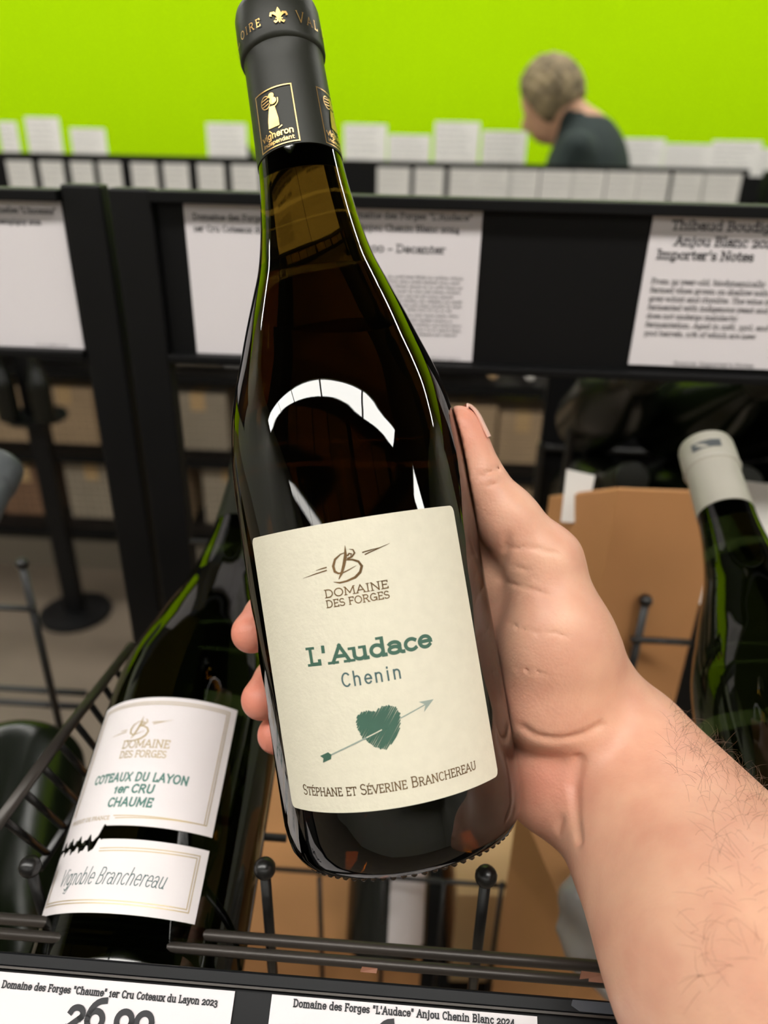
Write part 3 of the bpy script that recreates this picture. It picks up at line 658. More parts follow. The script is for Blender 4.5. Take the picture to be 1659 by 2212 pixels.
tag(oo, 'torn piece of clear tape stuck on the black strip beside the forearm', 'tape')

# ------------------------------------------------------------------ cartons and wrapping in the lower bins
c = aty(1335, 1058, .47)
q0, q1 = aty(1188, 1076, .525), aty(1570, 1066, .51); zb0 = .93; th_ = np.array([0, .004, 0])
cdv = tag(empty('cardboard_divider'), 'folded brown cardboard divider standing behind the thumb with its fold towards us', 'cardboard')
for nm_, e_ in (('panel', q0), ('panel', q1)):
    lo_ = lambda q: np.array([q[0], q[1], zb0])
    MB().hexa([lo_(c), lo_(e_), lo_(e_) + th_, lo_(c) + th_, c, e_, e_ + th_, c + th_][::1]).build(nm_, 'carton', cdv)
q = aty(1250, 1050, .50)
o = MB().hexa([(-.009, 0, -.03), (.009, 0, -.03), (.009, .001, -.03), (-.009, .001, -.03), (-.009, .006, .010), (.012, .006, .006), (.012, .007, .006), (-.009, .007, .010)]).build('paper_slip', 'white_paper'); o.location = q; tag(o, 'white paper slip sticking up behind the folded cardboard divider', 'paper')
carton(.18, .33, .793, .20, .10, .32, math.radians(14), 'tall brown carton below the hand behind the bin wires', 'carton', tape=False)
carton(.13, .535, .793, .18, .20, .12, math.radians(3), 'pale tan carton under the held bottle in the lower bin', 'carton_pale', tape=False)
carton(-.065, .50, .793, .17, .24, .12, math.radians(-2), 'low brown carton left of the pale one in the lower bin', 'carton', tape=False)
p1 = aty(1640, 1130, .52)
o = MB().hexa([(-.035, 0, -.075), (.05, -.01, -.075), (.05, -.009, -.075), (-.035, .001, -.075), (-.035, .03, .024), (.05, .02, .02), (.05, .021, .02), (-.035, .031, .024)]).build('paper_sheet', 'white_paper'); o.location = p1; tag(o, 'white paper behind the grey capped bottle at the right edge', 'paper')
def bag(p): 
    d = ellipsoid(p, BG, EYE3, (.034, .030, .05)); return d + .004 * np.sin(p[:, 0] * 210 + p[:, 2] * 60) * np.sin(p[:, 2] * 120 + p[:, 1] * 150)
BG = at(1345, 1990, .40); o = skin_object('plastic_bag', bag, BG - .07, BG + .07, .004, 'plastic'); tag(o, 'crumpled cloudy plastic bag behind the forearm in the lower bin', 'bag')
struct_shelf = tag(empty('lower_shelf', (0, .45, .78)), 'dark wire shelf under the front bins holding cartons', 'shelf')
MB().box(-.35, -.25, 0, .40, .25, .012).build('shelf_board', 'black', struct_shelf)
for x in (-.34, .39): MB().box(x - .01, -.25, -.78, x + .01, -.23, 0).build('leg', 'black', struct_shelf); MB().box(x - .01, .23, -.78, x + .01, .25, 0).build('leg', 'black', struct_shelf)
W_(fl.build('bin_floor', 'wire', rk, smooth=True))
# ------------------------------------------------------------------ bottles
PROF_T = np.array([0, .0015, .005, .012, .1, .125, .134, .145, .150, .158, .167, .178, .190, .199, .206, .215, .228, .238, .257, .277, .297])
PROF_R = np.array([.0345, .0375, .0395, .0405, .0406, .0404, .0399, .0385, .0375, .0353, .0323, .0288, .0246, .0213, .0196, .0179, .0161, .0152, .0146, .0142, .0140])
def prof(t, s=1.):                                   # smooth radius along the bottle
    tt = np.linspace(0, .297, 400)
    if not hasattr(prof, 'tab'):
        y = np.interp(tt, PROF_T, PROF_R); k = np.hanning(17); k /= k.sum()
        ys = np.convolve(np.pad(y, 8, 'edge'), k, 'valid'); ys[tt < .014] = y[tt < .014]; prof.tab = ys
    return s * float(np.interp(t / s, tt, prof.tab))
def frame_of(P0, a):
    a = nrm(a); w = CAM - P0; zf = nrm(w - a * (w @ a)); xf = np.cross(a, zf)
    return xf, -zf, a
def bottle(name, P0, a, label, cat='bottle', group=None, s=1., glass='amber', smoothN=96, capsule='capsule', cap_t=.238, ring=True, top=.297, detail=True):
    X, Y, Z = frame_of(np.asarray(P0, float), a)
    e = tag(empty(name, mtx=Matrix([[X[i], Y[i], Z[i], P0[i]] for i in range(3)] + [[0, 0, 0, 1]])), label, cat, group)
    ts = np.concatenate([[0, .0008, .0015, .003, .005, .008, .012], np.linspace(.02, .12, 8), np.linspace(.125, cap_t + .012, 48 if detail else 14)]) * s
    pr = [(prof(t, s), t) for t in ts]
    base = [(1e-5, .022 * s), (.012 * s, .020 * s), (.022 * s, .012 * s), (.030 * s, .002 * s), (.0325 * s, 0.)] if detail else []
    MB().lathe(base + pr[1:], smoothN, closed=not detail).build('glass', glass, e, smooth=True) if not detail else MB().lathe(base + pr[1:] + [(1e-5, pr[-1][1])], smoothN, closed=False).build('glass', glass, e, smooth=True)
    L = top * s; c = .00025
    ct = np.linspace(cap_t, .2765, 8) * s
    cp = [(prof(t, s) - .0012, t - .0002) for t in ct[:1]] + [(prof(t, s) + c, t) for t in ct]
    if ring: cp += [(prof(.277 * s, s) + .0004, .2772 * s), (.0153 * s, .2778 * s), (.0156 * s, .279 * s), (.0156 * s, .287 * s), (.0154 * s, .2935 * s), (.0148 * s, .2958 * s), (.0135 * s, L)]
    else: cp += [(.0150 * s, .290 * s), (.0146 * s, .295 * s), (.0135 * s, L)]
    cap = MB().lathe(cp + [(1e-5, L)], smoothN, closed=False).build('capsule', capsule, e, smooth='edge')
    return e, cap
def wrap(rad, off, u0=0.):                           # arc length u, height v -> point on the side facing local -Y
    def f(u, v):
        R = rad(v) if callable(rad) else rad; q = u / REF[0]; r = R + off
        return (r * math.sin(q), -r * math.cos(q), v)
    return f
REF = [.0407]
def label_patch(name, m, parent, outline, rad, thick=.00022, nu=40, off=.0001):
    """Paper label: a strip between a lower and an upper edge curve, bent round the bottle; outline gives (u, v_low, v_high) rows."""
    b = MB(); k = len(outline)
    for j, o in enumerate((off, off + thick)):
        f = wrap(rad, o)
        b.v += [tuple(map(float, f(u, lo))) for u, lo, hi in outline] + [tuple(map(float, f(u, lo + (hi - lo) * .5))) for u, lo, hi in outline] + [tuple(map(float, f(u, hi))) for u, lo, hi in outline]
    n = 3 * k
    for i in range(k - 1):
        for r in (0, 1):
            b.f.append((n + r * k + i, n + r * k + i + 1, n + (r + 1) * k + i + 1, n + (r + 1) * k + i)); b.f.append((r * k + i, (r + 1) * k + i, (r + 1) * k + i + 1, r * k + i + 1))
        b.f.append((i, i + 1, n + i + 1, n + i)); b.f.append((2 * k + i, n + 2 * k + i, n + 2 * k + i + 1, 2 * k + i + 1))
    for i in (0, k - 1):
        for r in (0, 1): b.f.append((r * k + i, (r + 1) * k + i, n + (r + 1) * k + i, n + r * k + i))
    return b.build(name, m, parent, smooth='edge')
mm = .001
def crest(k, cx, cy, h):                              # brushed monogram with two pairs of dashes, h = its height
    T = lambda pts: [(cx + x * h, cy + y * h) for x, y in pts]
    k.line(T([(.06, 1.0), (.03, .72), (-.06, .46), (-.16, .24), (-.26, .10)]), [.01 * h, .09 * h, .085 * h, .07 * h, .02 * h])
    k.line(T([(.03, .80), (-.10, .78), (-.28, .66), (-.36, .48), (-.34, .33), (-.24, .26), (-.08, .27), (.10, .33), (.28, .40)]), [.02 * h, .03 * h, .06 * h, .075 * h, .07 * h, .05 * h, .035 * h, .025 * h, .006 * h])
    k.line(T([(.06, .62), (.20, .66), (.29, .75), (.26, .85), (.16, .88)]), [.06 * h, .05 * h, .045 * h, .035 * h, .01 * h])
    k.line(T([(.08, .70), (.14, .76), (.20, .74), (.17, .68)]), [.05 * h, .04 * h, .03 * h, .02 * h])
    k.line(T([(.02, .60), (.20, .58), (.36, .50), (.43, .36), (.36, .20), (.20, .08), (-.05, .015), (-.25, .0), (-.42, .05)]), [.03 * h, .05 * h, .06 * h, .07 * h, .075 * h, .07 * h, .05 * h, .05 * h, .01 * h])
    for s, pts in ((1, [((.50, .73), (1.0, .79)), ((.56, .66), (1.30, .86))]), (-1, [((-.55, .48), (-.88, .44)), ((-.56, .40), (-1.32, .28))]),):
        for a, b in pts: k.line(T([a, ((a[0] + b[0]) / 2, (a[1] + b[1]) / 2 + .004), b]), [.035 * h, .03 * h, .008 * h])

# ---- the bottle in the hand
HP0 = np.array([-9.2e-05, .177455, 1.289094]); HA_ = nrm((-.211464, .485808, .8481))
hb, hcap = bottle('wine_bottle', HP0, HA_, 'dark amber wine bottle gripped by the hand, cream label with a green heart', smoothN=160)
hr = lambda v: prof(v)
rc = .0018                                             # rounded label corners
us = np.concatenate([np.linspace(-40.2 * mm, -40.2 * mm + rc, 6), np.linspace(-37 * mm, 32 * mm, 46), np.linspace(34.2 * mm - rc, 34.2 * mm, 6)])
def cut(u):
    d = max(0., max(-40.2 * mm + rc - u, u - (34.2 * mm - rc))); return rc - math.sqrt(max(0, rc * rc - d * d))
lab = label_patch('label', 'cream', hb, [(u, 21.9 * mm + cut(u), 106.4 * mm - cut(u)) for u in us], hr)
tag(lab, 'cream paper front label with a green heart')
wm = wrap(hr, .00040)
k = Ink(); crest(k, -5.4 * mm, 88.4 * mm, 10.6 * mm)
k.build('crest', 'foil', lab, wm); k = Ink(); k.text('DOMAINE', -3.6 * mm, 84.5 * mm, 2.55 * mm, .13, .07, 'c', width=19.4 * mm); k.text('DES FORGES', -3.7 * mm, 81.55 * mm, 2.35 * mm, .13, .07, 'c', width=19.2 * mm)
k.build('foil_lettering', 'foil', lab, wm); k = Ink(); k.text('Stéphane et Séverine Branchereau', -32.4 * mm, 26.7 * mm, 3.2 * mm, .105, .05, smallcaps=True, width=57.2 * mm)
k.build('foil_lettering', 'foil', lab, wm)
k = Ink(); k.text("L'", -22.0 * mm, 65.1 * mm, 5.7 * mm, .19, .13, track=.06, sx=1.2); k.build('title_lettering', 'ink_green', lab, wm)
k2 = Ink(); k2.text('Audace', -14.4 * mm, 65.1 * mm, 5.7 * mm, .19, .13, width=30.9 * mm); k2.build('title_lettering', 'ink_green', lab, wm)
k = Ink(); k.text('Chenin', -12.3 * mm, 58.0 * mm, 4.3 * mm, .12, 0, track=.16, width=18 * mm); k.build('variety_lettering', 'ink_slate', lab, wm)
# scribbled heart: slanting pen strokes cut to a heart outline
def in_heart(x, y):
    x, y = x * 1.14, y * 1.16 + .12
    return (x * x + y * y - 1) ** 3 - x * x * y ** 3 < 0
k = Ink(); hc = np.array([-3.0, 44.6]) * mm; hs = 6.5 * mm; sl = math.radians(52); dx, dy = math.cos(sl), math.sin(sl)
tilt = math.radians(6)
def hin(x, y): return in_heart(x * math.cos(tilt) + y * math.sin(tilt), -x * math.sin(tilt) + y * math.cos(tilt))
o = -1.5
while o < 1.5:
    ss = np.linspace(-1.8, 1.8, 240); q = [(s * dx - o * dy, s * dy + o * dx) for s in ss]; ins = [hin(*p) for p in q]
    i = 0
    while i < len(ss):
        if ins[i]:
            j = i
            while j < len(ss) and ins[j]: j += 1
            a, b = q[i], q[j - 1]; ex = random.uniform(-.02, .08); w0 = random.uniform(.085, .125) * hs
            if j - i > 4:
                P = [hc + hs * np.array([a[0] - dx * ex, a[1] - dy * ex]), hc + hs * np.array([(a[0] + b[0]) / 2 + random.uniform(-.02, .02), (a[1] + b[1]) / 2 + random.uniform(-.02, .02)]), hc + hs * np.array([b[0] + dx * ex, b[1] + dy * ex])]
                k.line(P, [w0 * .55, w0, w0 * .55], seg=1.5 * mm)
            i = j
        i += 1
    o += random.uniform(.060, .092)
k.build('heart', 'ink_green', lab, wrap(hr, .00042))
k = Ink(); A, B = np.array([-22.0, 37.9]) * mm, np.array([14.0, 50.2]) * mm; d = nrm(B - A); n_ = np.array([-d[1], d[0]])
k.line([A + d * 1.5 * mm, A + d * 15.5 * mm], .42 * mm, seg=2 * mm)
k.line([hc + np.array([6.0, 2.2]) * mm, B - d * 2 * mm], .34 * mm, seg=2 * mm)
k.poly([B, B - d * 4.4 * mm + n_ * 1.7 * mm, B - d * 3.0 * mm]); k.poly([B, B - d * 3.0 * mm, B - d * 4.4 * mm - n_ * 1.7 * mm])
k.build('arrow', 'ink_pale', lab, wrap(hr, .00044))
k = Ink()
for i in range(3):
    c0 = A + d * (i * .95) * mm
    for sg in (1, -1): k.poly([c0, c0 + d * 1.2 * mm, c0 + d * .5 * mm + n_ * sg * 1.05 * mm, c0 - d * .8 * mm + n_ * sg * 1.05 * mm][::sg])
k.build('arrow_feather', 'ink_green', lab, wrap(hr, .00046))
k = Ink(); k.line([A + d * 15.5 * mm, A + d * 20.5 * mm], .30 * mm, seg=2 * mm); k.build('arrow', 'cream', lab, wrap(hr, .00048))
wv = MB(); nv = 64; wv.v.append((0, 0, .024)); rings_ = [(.024, .0225), (.0375, .010), (.0382, .02)] + [(prof(t) - .0022, t) for t in np.linspace(.03, .17, 30)]
upl = np.array([BXl @ np.array([0, 0, 1.]) for BXl in frame_of(HP0, HA_)])
for r, z in rings_: wv.v += [(r * math.cos(q), r * math.sin(q), z) for q in np.linspace(0, 2 * math.pi, nv, endpoint=False)]
for j in range(nv):                                    # level surface of the wine, tipped because the bottle leans
    q = 2 * math.pi * j / nv; t = .184
    for _ in range(6): r = prof(t) - .0022; t = .184 - r * (math.cos(q) * upl[0] + math.sin(q) * upl[1]) / upl[2]
    wv.v.append((r * math.cos(q), r * math.sin(q), t))
wv.v.append((0, 0, .184)); kk = len(rings_) + 1
wv.f += [(0, 1 + (j + 1) % nv, 1 + j) for j in range(nv)] + [(1 + i * nv + j, 1 + i * nv + (j + 1) % nv, 1 + (i + 1) * nv + (j + 1) % nv, 1 + (i + 1) * nv + j) for i in range(kk - 1) for j in range(nv)] + [(1 + (kk - 1) * nv + j, 1 + (kk - 1) * nv + (j + 1) % nv, len(wv.v) - 1) for j in range(nv)]
wv.build('wine', 'wine_inside', hb, smooth='edge')
# back label, seen only through the glass
bl = label_patch('back_label', 'white_label', hb, [(u, 30 * mm, 92 * mm) for u in np.linspace(98 * mm, 158 * mm, 40)], hr); tag(bl, 'white paper label on the rear of the bottle')
# capsule marks
REF[0] = .0150
def on_cap(off=.00035): return wrap(lambda v: .0156 + .0002 if v > .2785 else prof(v) + .0003, off)
k = Ink()
fx, fy, fh = .8 * mm, 280.9 * mm, 5.9 * mm
T = lambda pts: [(fx + x * fh, fy + y * fh) for x, y in pts]
k.poly(T([(0, .30), (.11, .48), (.15, .66), (.08, .84), (0, 1.0), (-.08, .84), (-.15, .66), (-.11, .48)]))
for s in (1, -1):
    k.line(T([(s * .04, .30), (s * .12, .48), (s * .26, .66), (s * .40, .66), (s * .46, .52), (s * .38, .46)]), [.05 * fh, .10 * fh, .16 * fh, .13 * fh, .09 * fh, .02 * fh])
    k.line(T([(s * .05, .30), (s * .12, .14), (s * .22, .08), (s * .28, .16), (s * .20, .20)]), [.06 * fh, .08 * fh, .08 * fh, .06 * fh, .02 * fh])
k.line(T([(-.2, .31), (.2, .31)]), .07 * fh); k.poly(T([(0, .28), (.06, .14), (0, 0), (-.06, .14)]))
k.text('Val de Loire', 6.6 * mm, 281.6 * mm, 4.3 * mm, .075, .05, smallcaps=True, track=.22, width=33 * mm)
k.text('oire', -14.9 * mm, 281.6 * mm, 3.6 * mm, .085, .05, smallcaps=True, track=.2, width=9.4 * mm)
k.text('Val de L', -45 * mm, 281.6 * mm, 4.0 * mm, .08, .05, smallcaps=True, track=.2, width=28.5 * mm)
k.build('gilt_lettering', 'gold', hcap, on_cap())
def grower_mark(u0):                                   # gilt frame with a stooped figure carrying a basket, two lines of lettering
    k = Ink(); x0, x1, y0, y1 = u0, u0 + 14.4 * mm, 238.7 * mm, 259.5 * mm
    k.line([(x0, y0), (x1, y0), (x1, y1), (x0, y1), (x0, y0)], .36 * mm, seg=1.2 * mm, square=False)
    cx = x0 + 6.6 * mm
    k.line([(cx + x * mm, y0 + y * mm) for x, y in arc(-2.2, 16.6, 1.9, 2.3, 40, 330, 16)], .3 * mm)
    for yy in (15.6, 16.7, 17.8): k.line([(cx - 3.8 * mm, y0 + (yy - .2) * mm), (cx - .9 * mm, y0 + (yy + .3) * mm)], .32 * mm)
    for ex, ey, er, er2 in ((.3, 18.3, 1.1, 1.0), (.7, 16.3, 1.35, 1.25)): k.poly([(cx + x * mm, y0 + y * mm) for x, y in arc(ex, ey, er, er2, 0, 345, 18)])
    k.line([(cx + x * mm, y0 + y * mm) for x, y in arc(.7, 16.2, 1.9, 2.0, -75, 20, 8)], .3 * mm)
    L = [(-2.3, 7.0), (-2.1, 9.5), (-1.6, 12), (-.9, 14.6)]; R = [(1.9, 6.9), (1.9, 9.5), (1.5, 12), (1.1, 14.4)]
    for i in range(3): k.poly([(cx + q[0] * mm, y0 + q[1] * mm) for q in (L[i], R[i], R[i + 1], L[i + 1])])
    for a in ((-2.2, 6.2, -1.2, 5.0), (1.4, 6.0, 2.8, 6.6)): k.line([(cx + a[0] * mm, y0 + a[1] * mm), (cx + a[2] * mm, y0 + a[3] * mm)], .4 * mm)
    k.text('vigneron', x0 + .9 * mm, y0 + 3.1 * mm, 2.5 * mm, .15, 0, width=12.2 * mm); k.text('indépendant', x0 + 1.0 * mm, y0 + .95 * mm, 1.55 * mm, .14, 0, width=11.9 * mm)
    k.build('gilt_emblem', 'gold', hcap, on_cap())
for u0 in (-13.2 * mm, 10.6 * mm, 34.4 * mm): grower_mark(u0)
# knurled ring under the base
kn = MB()
for i in range(72):
    q = 2 * math.pi * i / 72; kn.ball((.0356 * math.sin(q), -.0356 * math.cos(q), .0008), .0011, 6)
kn.build('knurled_foot', 'amber', hb, smooth=True)

# ---- the bottle lying in the bin at lower left
REF[0] = .0415
LP0 = np.array([-.103705, .153667, 1.196366]); s2 = .0415 / .0406
lb, lcap = bottle('wine_bottle', LP0, BA, 'dark green wine bottle lying in the bin at lower left with two white labels', s=s2, glass='dark_green_glass')
lr = lambda v: prof(v, s2)
U0, U1 = -52.8, 16.8
torn = lambda u: (1.3 * math.sin(u * 1.1) + .7 * math.sin(u * 2.3 + 1)) * (1 if u < -26 else 0)
uu = np.concatenate([np.linspace(U0, -26, 60), np.linspace(-25.9, U1, 40)])
wav = lambda v: .35 * math.sin(v * .9)
lower = lambda u: 64.4 - (4.5 if u < -26 else 0) * min(1, max(0, (-26 - u) / 4)) + torn(u) * .9
upper2 = lambda u: 59.4 - (3.5 if u < -26 else 0) * min(1, max(0, (-26 - u) / 4)) + torn(u + .5) * .8
la = label_patch('label', 'white_label', lb, [(u * mm, lower(u) * mm, 118.1 * mm) for u in uu], lr)
lb2 = label_patch('lower_label', 'white_label', lb, [(u * mm, 33.8 * mm, upper2(u) * mm) for u in uu], lr)
wl = wrap(lr, .00042)
k = Ink(); crest(k, -23.6 * mm, 98.6 * mm, 10.8 * mm)
k.text('DOMAINE', -18.9 * mm, 95.4 * mm, 3.6 * mm, .13, .07, 'c', width=21.5 * mm); k.text('DES FORGES', -19.1 * mm, 91.3 * mm, 3.1 * mm, .13, .07, 'c', width=21 * mm)
fr = lambda pts, w=.35: k.line([(u * mm, v * mm) for u, v in pts], w * mm, seg=2 * mm)
for o in (0, 1.0):
    fr([(-24 + o, 67.2 - o * .9 + .9), (13.4 - o, 68.1 - o * .0), (13.4 - o, 115.9 - o), (-49.5 + o, 115.9 - o), (-49.5 + o, 70)], .38)
    fr([(-26, 56.0 - o), (13.4 - o, 56.8 - o), (13.4 - o, 37.0 + o), (-50.5 + o, 37.0 + o), (-50.5 + o, 50)], .38)
k.text('PRODUIT DE FRANCE', -49.0 * mm, 66.6 * mm, 1.6 * mm, .14, .06, width=23.5 * mm)
k.build('gilt_lettering', 'pale_gold', la, wl)
k = Ink(); k.text('COTEAUX DU LAYON', -18.9 * mm, 81.4 * mm, 3.9 * mm, .18, 0, 'c', track=.05, width=42.6 * mm, slant=.08); k.text('1er CRU', -18.6 * mm, 76.7 * mm, 3.8 * mm, .2, 0, 'c', width=17.2 * mm, slant=.1); k.text('CHAUME', -18.9 * mm, 71.4 * mm, 3.9 * mm, .19, 0, 'c', width=19.2 * mm, slant=.1)
k.build('green_lettering', 'ink_teal', la, wl)
k = Ink(); k.text('Vignoble Branchereau', -43.2 * mm, 43.3 * mm, 6.0 * mm, .06, 0, slant=.42, width=45.6 * mm)
k.line([(-36 * mm, 43.2 * mm), (-37.6 * mm, 40.6 * mm), (-38.8 * mm, 40.8 * mm), (-35.2 * mm, 44 * mm)], .25 * mm)
k.build('script_lettering', 'ink_slate', lb2, wl)

# ---- the bottle with the grey capsule on the right
RD = nrm((-.0300, .9019, .4309)); RP1 = aty(1522, 964, .425); RP0 = RP1 - RD * .297
rb, rcap = bottle('wine_bottle', RP0, RD, 'dark wine bottle with a pale grey capsule leaning at the right edge', glass='dark_green_glass', capsule='grey_capsule', cap_t=.245)
REF[0] = .0156
k = Ink(); k.poly([(x * mm, y * mm) for x, y in ((-7, 282.6), (-1.5, 282.6), (4, 282.6), (9, 282.6), (9, 288), (4, 288), (-1.5, 288), (-7, 288))])
k.build('slate_band', 'slate_capsule', rcap, on_cap()); REF[0] = .0407
label_patch('label', 'white_label', rb, [(u * mm, 40 * mm, 100 * mm) for u in np.linspace(20, 75, 30)], hr)
MB().lathe([(.0155, .276), (.0160, .2768), (.0155, .2776)], 64).build('capsule_bead', 'grey_capsule', rcap, smooth=True)

# ---- bottles only partly in view
GP1 = aty(2, 1000, .425)
bottle('wine_bottle', GP1 - BA * .297, BA, 'wine bottle with slate grey capsule poking in at the left edge', glass='wine_green', capsule='slate_capsule', detail=False, smoothN=48)
q0 = at(50, 1640, .50); q1 = at(-30, 2010, .40)
bottle('wine_bottle', q0, nrm(q1 - q0), 'dark green bottle lying low at the left edge, its round end upward', glass='wine_green', detail=False, smoothN=48)
eb, _ = bottle('wine_bottle', at(832, 2050, .60), nrm((.0, .55, .83)), 'dark bottle with a white label standing low under the held bottle', glass='wine', detail=False, smoothN=48, s=.8)
REF[0] = .0407; label_patch('label', 'white_label', eb, [(u * mm, 12 * mm, 95 * mm) for u in np.linspace(2, 45, 30)], lambda v: prof(v, .8), off=.0004)
# ---- bottles lying in the far half of the near rack, necks towards us
BB = nrm((.0, -.88, .47)); n = 0
for row, (yy, zz, xs) in enumerate(((.552, 1.360, (.185, .268, .351, .434)), (.62, 1.235, (.20, .285, .37)))):
    for i, x in enumerate(xs):
        P1 = np.array([x, yy, zz])
        bottle('wine_bottle', P1 - BB * .297, BB + np.array([.10 * (i - 1), 0, 0]) * .5, 'dark bottle, %s from left in the %s row behind the sign board' % (WORDS[i], ['upper', 'lower'][row]), group='bottles lying behind the sign board', glass='wine_green' if i % 2 else 'wine', capsule='capsule', detail=False, smoothN=40)
bk = tag(empty('bottle_rest', (.19, .78, 0)), 'black wire rest behind the sign board at right holding rows of bottles', 'rack')
MB().box(-.04, .15, .6, .30, .16, 1.29).build('back_panel', 'black', bk)  # added black sheet standing in for the deep shade behind the bottles
for z in (1.145, 1.02): MB().tube([(-.04, .14, z), (.28, .14, z)], .004, 8).build('rest_bar', 'wire', bk, smooth=True)
for z in (1.255, 1.155): MB().tube([(-.04, -.04, z), (.28, -.04, z)], .004, 8).build('rest_bar', 'wire', bk, smooth=True)
for x in (-.04, .28):
    MB().tube([(x, .14, 0), (x, .14, 1.15)], .005, 8).build('upright', 'wire', bk); MB().tube([(x, -.04, 0), (x, -.04, 1.26)], .005, 8).build('upright', 'wire', bk)
# ---- two red capped bottles glimpsed beside the post
for i, (px, py) in enumerate(((352, 655), (366, 752))):
    bottle('wine_bottle', aty(px, py, .60) + np.array([0, .178, -.012]), nrm((0, -1, .07)), ['bottle with a red capsule glimpsed beside the post, the upper one', 'bottle with a red capsule glimpsed beside the post, the lower one'][i], glass='wine', capsule='tagred', detail=False, smoothN=32, s=.6)
# ---- bottles on the far rack with pale capsules facing us
for i, (px, py) in enumerate(((1060, 835), (1140, 818), (1215, 822), (1290, 850), (1455, 815), (1530, 842), (1585, 832))):
    P1 = aty(px, py, 2.40); 
    bottle('wine_bottle', np.array([P1[0], 2.64, .832]), nrm((0, -1, .02)), 'pale capped bottle lying on the far rack, %s from the left' % WORDS[i], group='bottles with pale capsules on the far rack', glass='wine', capsule='white_paper' if i % 3 else 'wine_cork', detail=False, smoothN=24)
# ---- dark bottle stand beyond the left bins
g = atz(165, 1325, 0.)
for i, (px, py) in enumerate(((352, 655), (366, 752))):
    p = aty(px, py, .60)
    for dy, dz in ((.11, -.044), (.17, -.048)): b_ = MB().tube([(p[0] - .06, p[1] + dy, p[2] + dz + .009), (p[0] + .06, p[1] + dy, p[2] + dz + .009)], .004, 8).build('rest_bar', 'wire', bk, smooth=True); b_.location = -np.array(bk.location)
sd = tag(empty('bottle_stand', g), 'slim black floor stand with bottles in the aisle at left', 'stand')
MB().lathe([(.12, 0), (.12, .012), (.02, .022)], 24).build('base', 'black', sd, smooth='edge'); MB().box(-.028, -.02, .02, .028, .02, 1.16).build('post', 'black', sd)
for z in (.72, .98): MB().lathe([(.09, 0), (.09, .012)], 24, (0, 0, z)).build('tray', 'black', sd, smooth='edge')
for i, (dx, dy, z) in enumerate(((-.05, -.06, .732), (.055, -.055, .732), (-.05, -.06, .992), (.055, -.055, .992))):
    bottle('wine_bottle', g + np.array([dx, dy, z]), (0, 0, 1), 'dark bottle on the %s tray of the floor stand, %s one' % (['lower', 'lower', 'upper', 'upper'][i], ['left', 'right', 'left', 'right'][i]), group='bottles on the floor stand', glass='wine', detail=False, smoothN=32, s=.8)
# ------------------------------------------------------------------ the hand and forearm holding the bottle
BX, BY, BZ = frame_of(HP0, HA_)
def onb(phi, t, r):                                    # a point beside the bottle: angle from the front, height, distance from the axis
    q = math.radians(phi); return HP0 + BZ * t + r * (math.sin(q) * BX - math.cos(q) * BY)
R0 = .0406
def finger(t_list, phi_list, r_list):
    return [onb(p, t, R0 + r * .93) for p, t, r in zip(phi_list, t_list, r_list)], r_list
FING = [
    finger([.1010, .1010, .0900, .0795, .0745], [112, 150, 200, 236, 250], [.0100, .0092, .0085, .0080, .0076]),
    finger([.0800, .0790, .0650, .0545, .0500], [112, 150, 200, 236, 250], [.0100, .0094, .0087, .0081, .0076]),
    finger([.0610, .0590, .0475, .0395, .0355], [112, 148, 198, 232, 243], [.0098, .0090, .0082, .0077, .0072]),
    finger([.0450, .0420, .0320, .0250, .0215], [112, 145, 188, 216, 228], [.0085, .0078, .0072, .0067, .0064])]
def B_sdf(p):
    w = p - HP0; t = w @ HA_; r = np.linalg.norm(w - t[:, None] * HA_, axis=1)
    tt = np.linspace(0, .297, 400); return np.maximum(r - np.interp(t, tt, prof.tab), np.maximum(-t, t - .297))
prof(0)
TH = [at(990, 932, .262), at(1034, 1042, .262), at(1096, 1122, .262), at(1172, 1218, .264), at(1212, 1400, .270), at(1300, 1560, .276)]
TR = [.0091, .0094, .0103, .0134, .0190, .0205]
WR = at(1338, 1655, .277); EL = at(1620, 2075, .206); EL2 = at(1800, 2330, .176)
def hand_raw(p):
    f = None
    for P, r in FING:
        c = chain(p, P, r, .003); f = c if f is None else smin(f, c, .0018)
    # palm: from the knuckles beside the bottle to the heel of the hand
    pal = chain(p, [onb(108, .098, R0 + .013), at(1190, 1480, .287), at(1290, 1600, .284)], [.0125, .019, .021], .008)
    pal = smin(pal, chain(p, [onb(110, .078, R0 + .014), at(1180, 1560, .290), at(1280, 1640, .286)], [.0125, .019, .021], .008), .008)
    pal = smin(pal, chain(p, [onb(108, .056, R0 + .014), at(1172, 1660, .287), at(1262, 1690, .283)], [.0125, .0165, .0215], .008), .008)
    d = smin(f, pal, .007)
    # thumb, ball of the thumb
    th = smin(cone(p, TH[0], TH[1], TR[0], TR[1]), cone(p, TH[1], TH[2], TR[1], TR[2]), .003)
    th = smin(th, chain(p, TH[2:], TR[2:], .006), .006)
    d = smin(d, th, .0035)
    d = smin(d, ellipsoid(p, at(1195, 1420, .262), EYE3, (.020, .018, .026)), .010)
    d = smin(d, ellipsoid(p, at(1185, 1530, .264), EYE3, (.019, .016, .015)), .008)
    # heel on the little finger side
    hy = chain(p, [at(1165, 1648, .272), at(1178, 1702, .274), at(1215, 1716, .277)], [.0130, .0138, .0145], .006)
    d = smin(d, hy, .0055)
    # wrist and forearm
    ax = nrm(EL - WR); side = nrm(np.cross(ax, -ray(1400, 1800))); 
    arm = None
    for o, ra, rb in ((-.0115, .0195, .0242), (.0125, .0185, .0234)):
        c = cone(p, WR + side * o, EL + side * o * 1.25, ra, rb); arm = c if arm is None else smin(arm, c, .014)
    arm = smin(arm, cone(p, WR, EL, .0225, .031), .01); arm = smin(arm, cone(p, EL, EL2, .031, .0335), .02)
    d = smin(d, arm, .014)
    return d
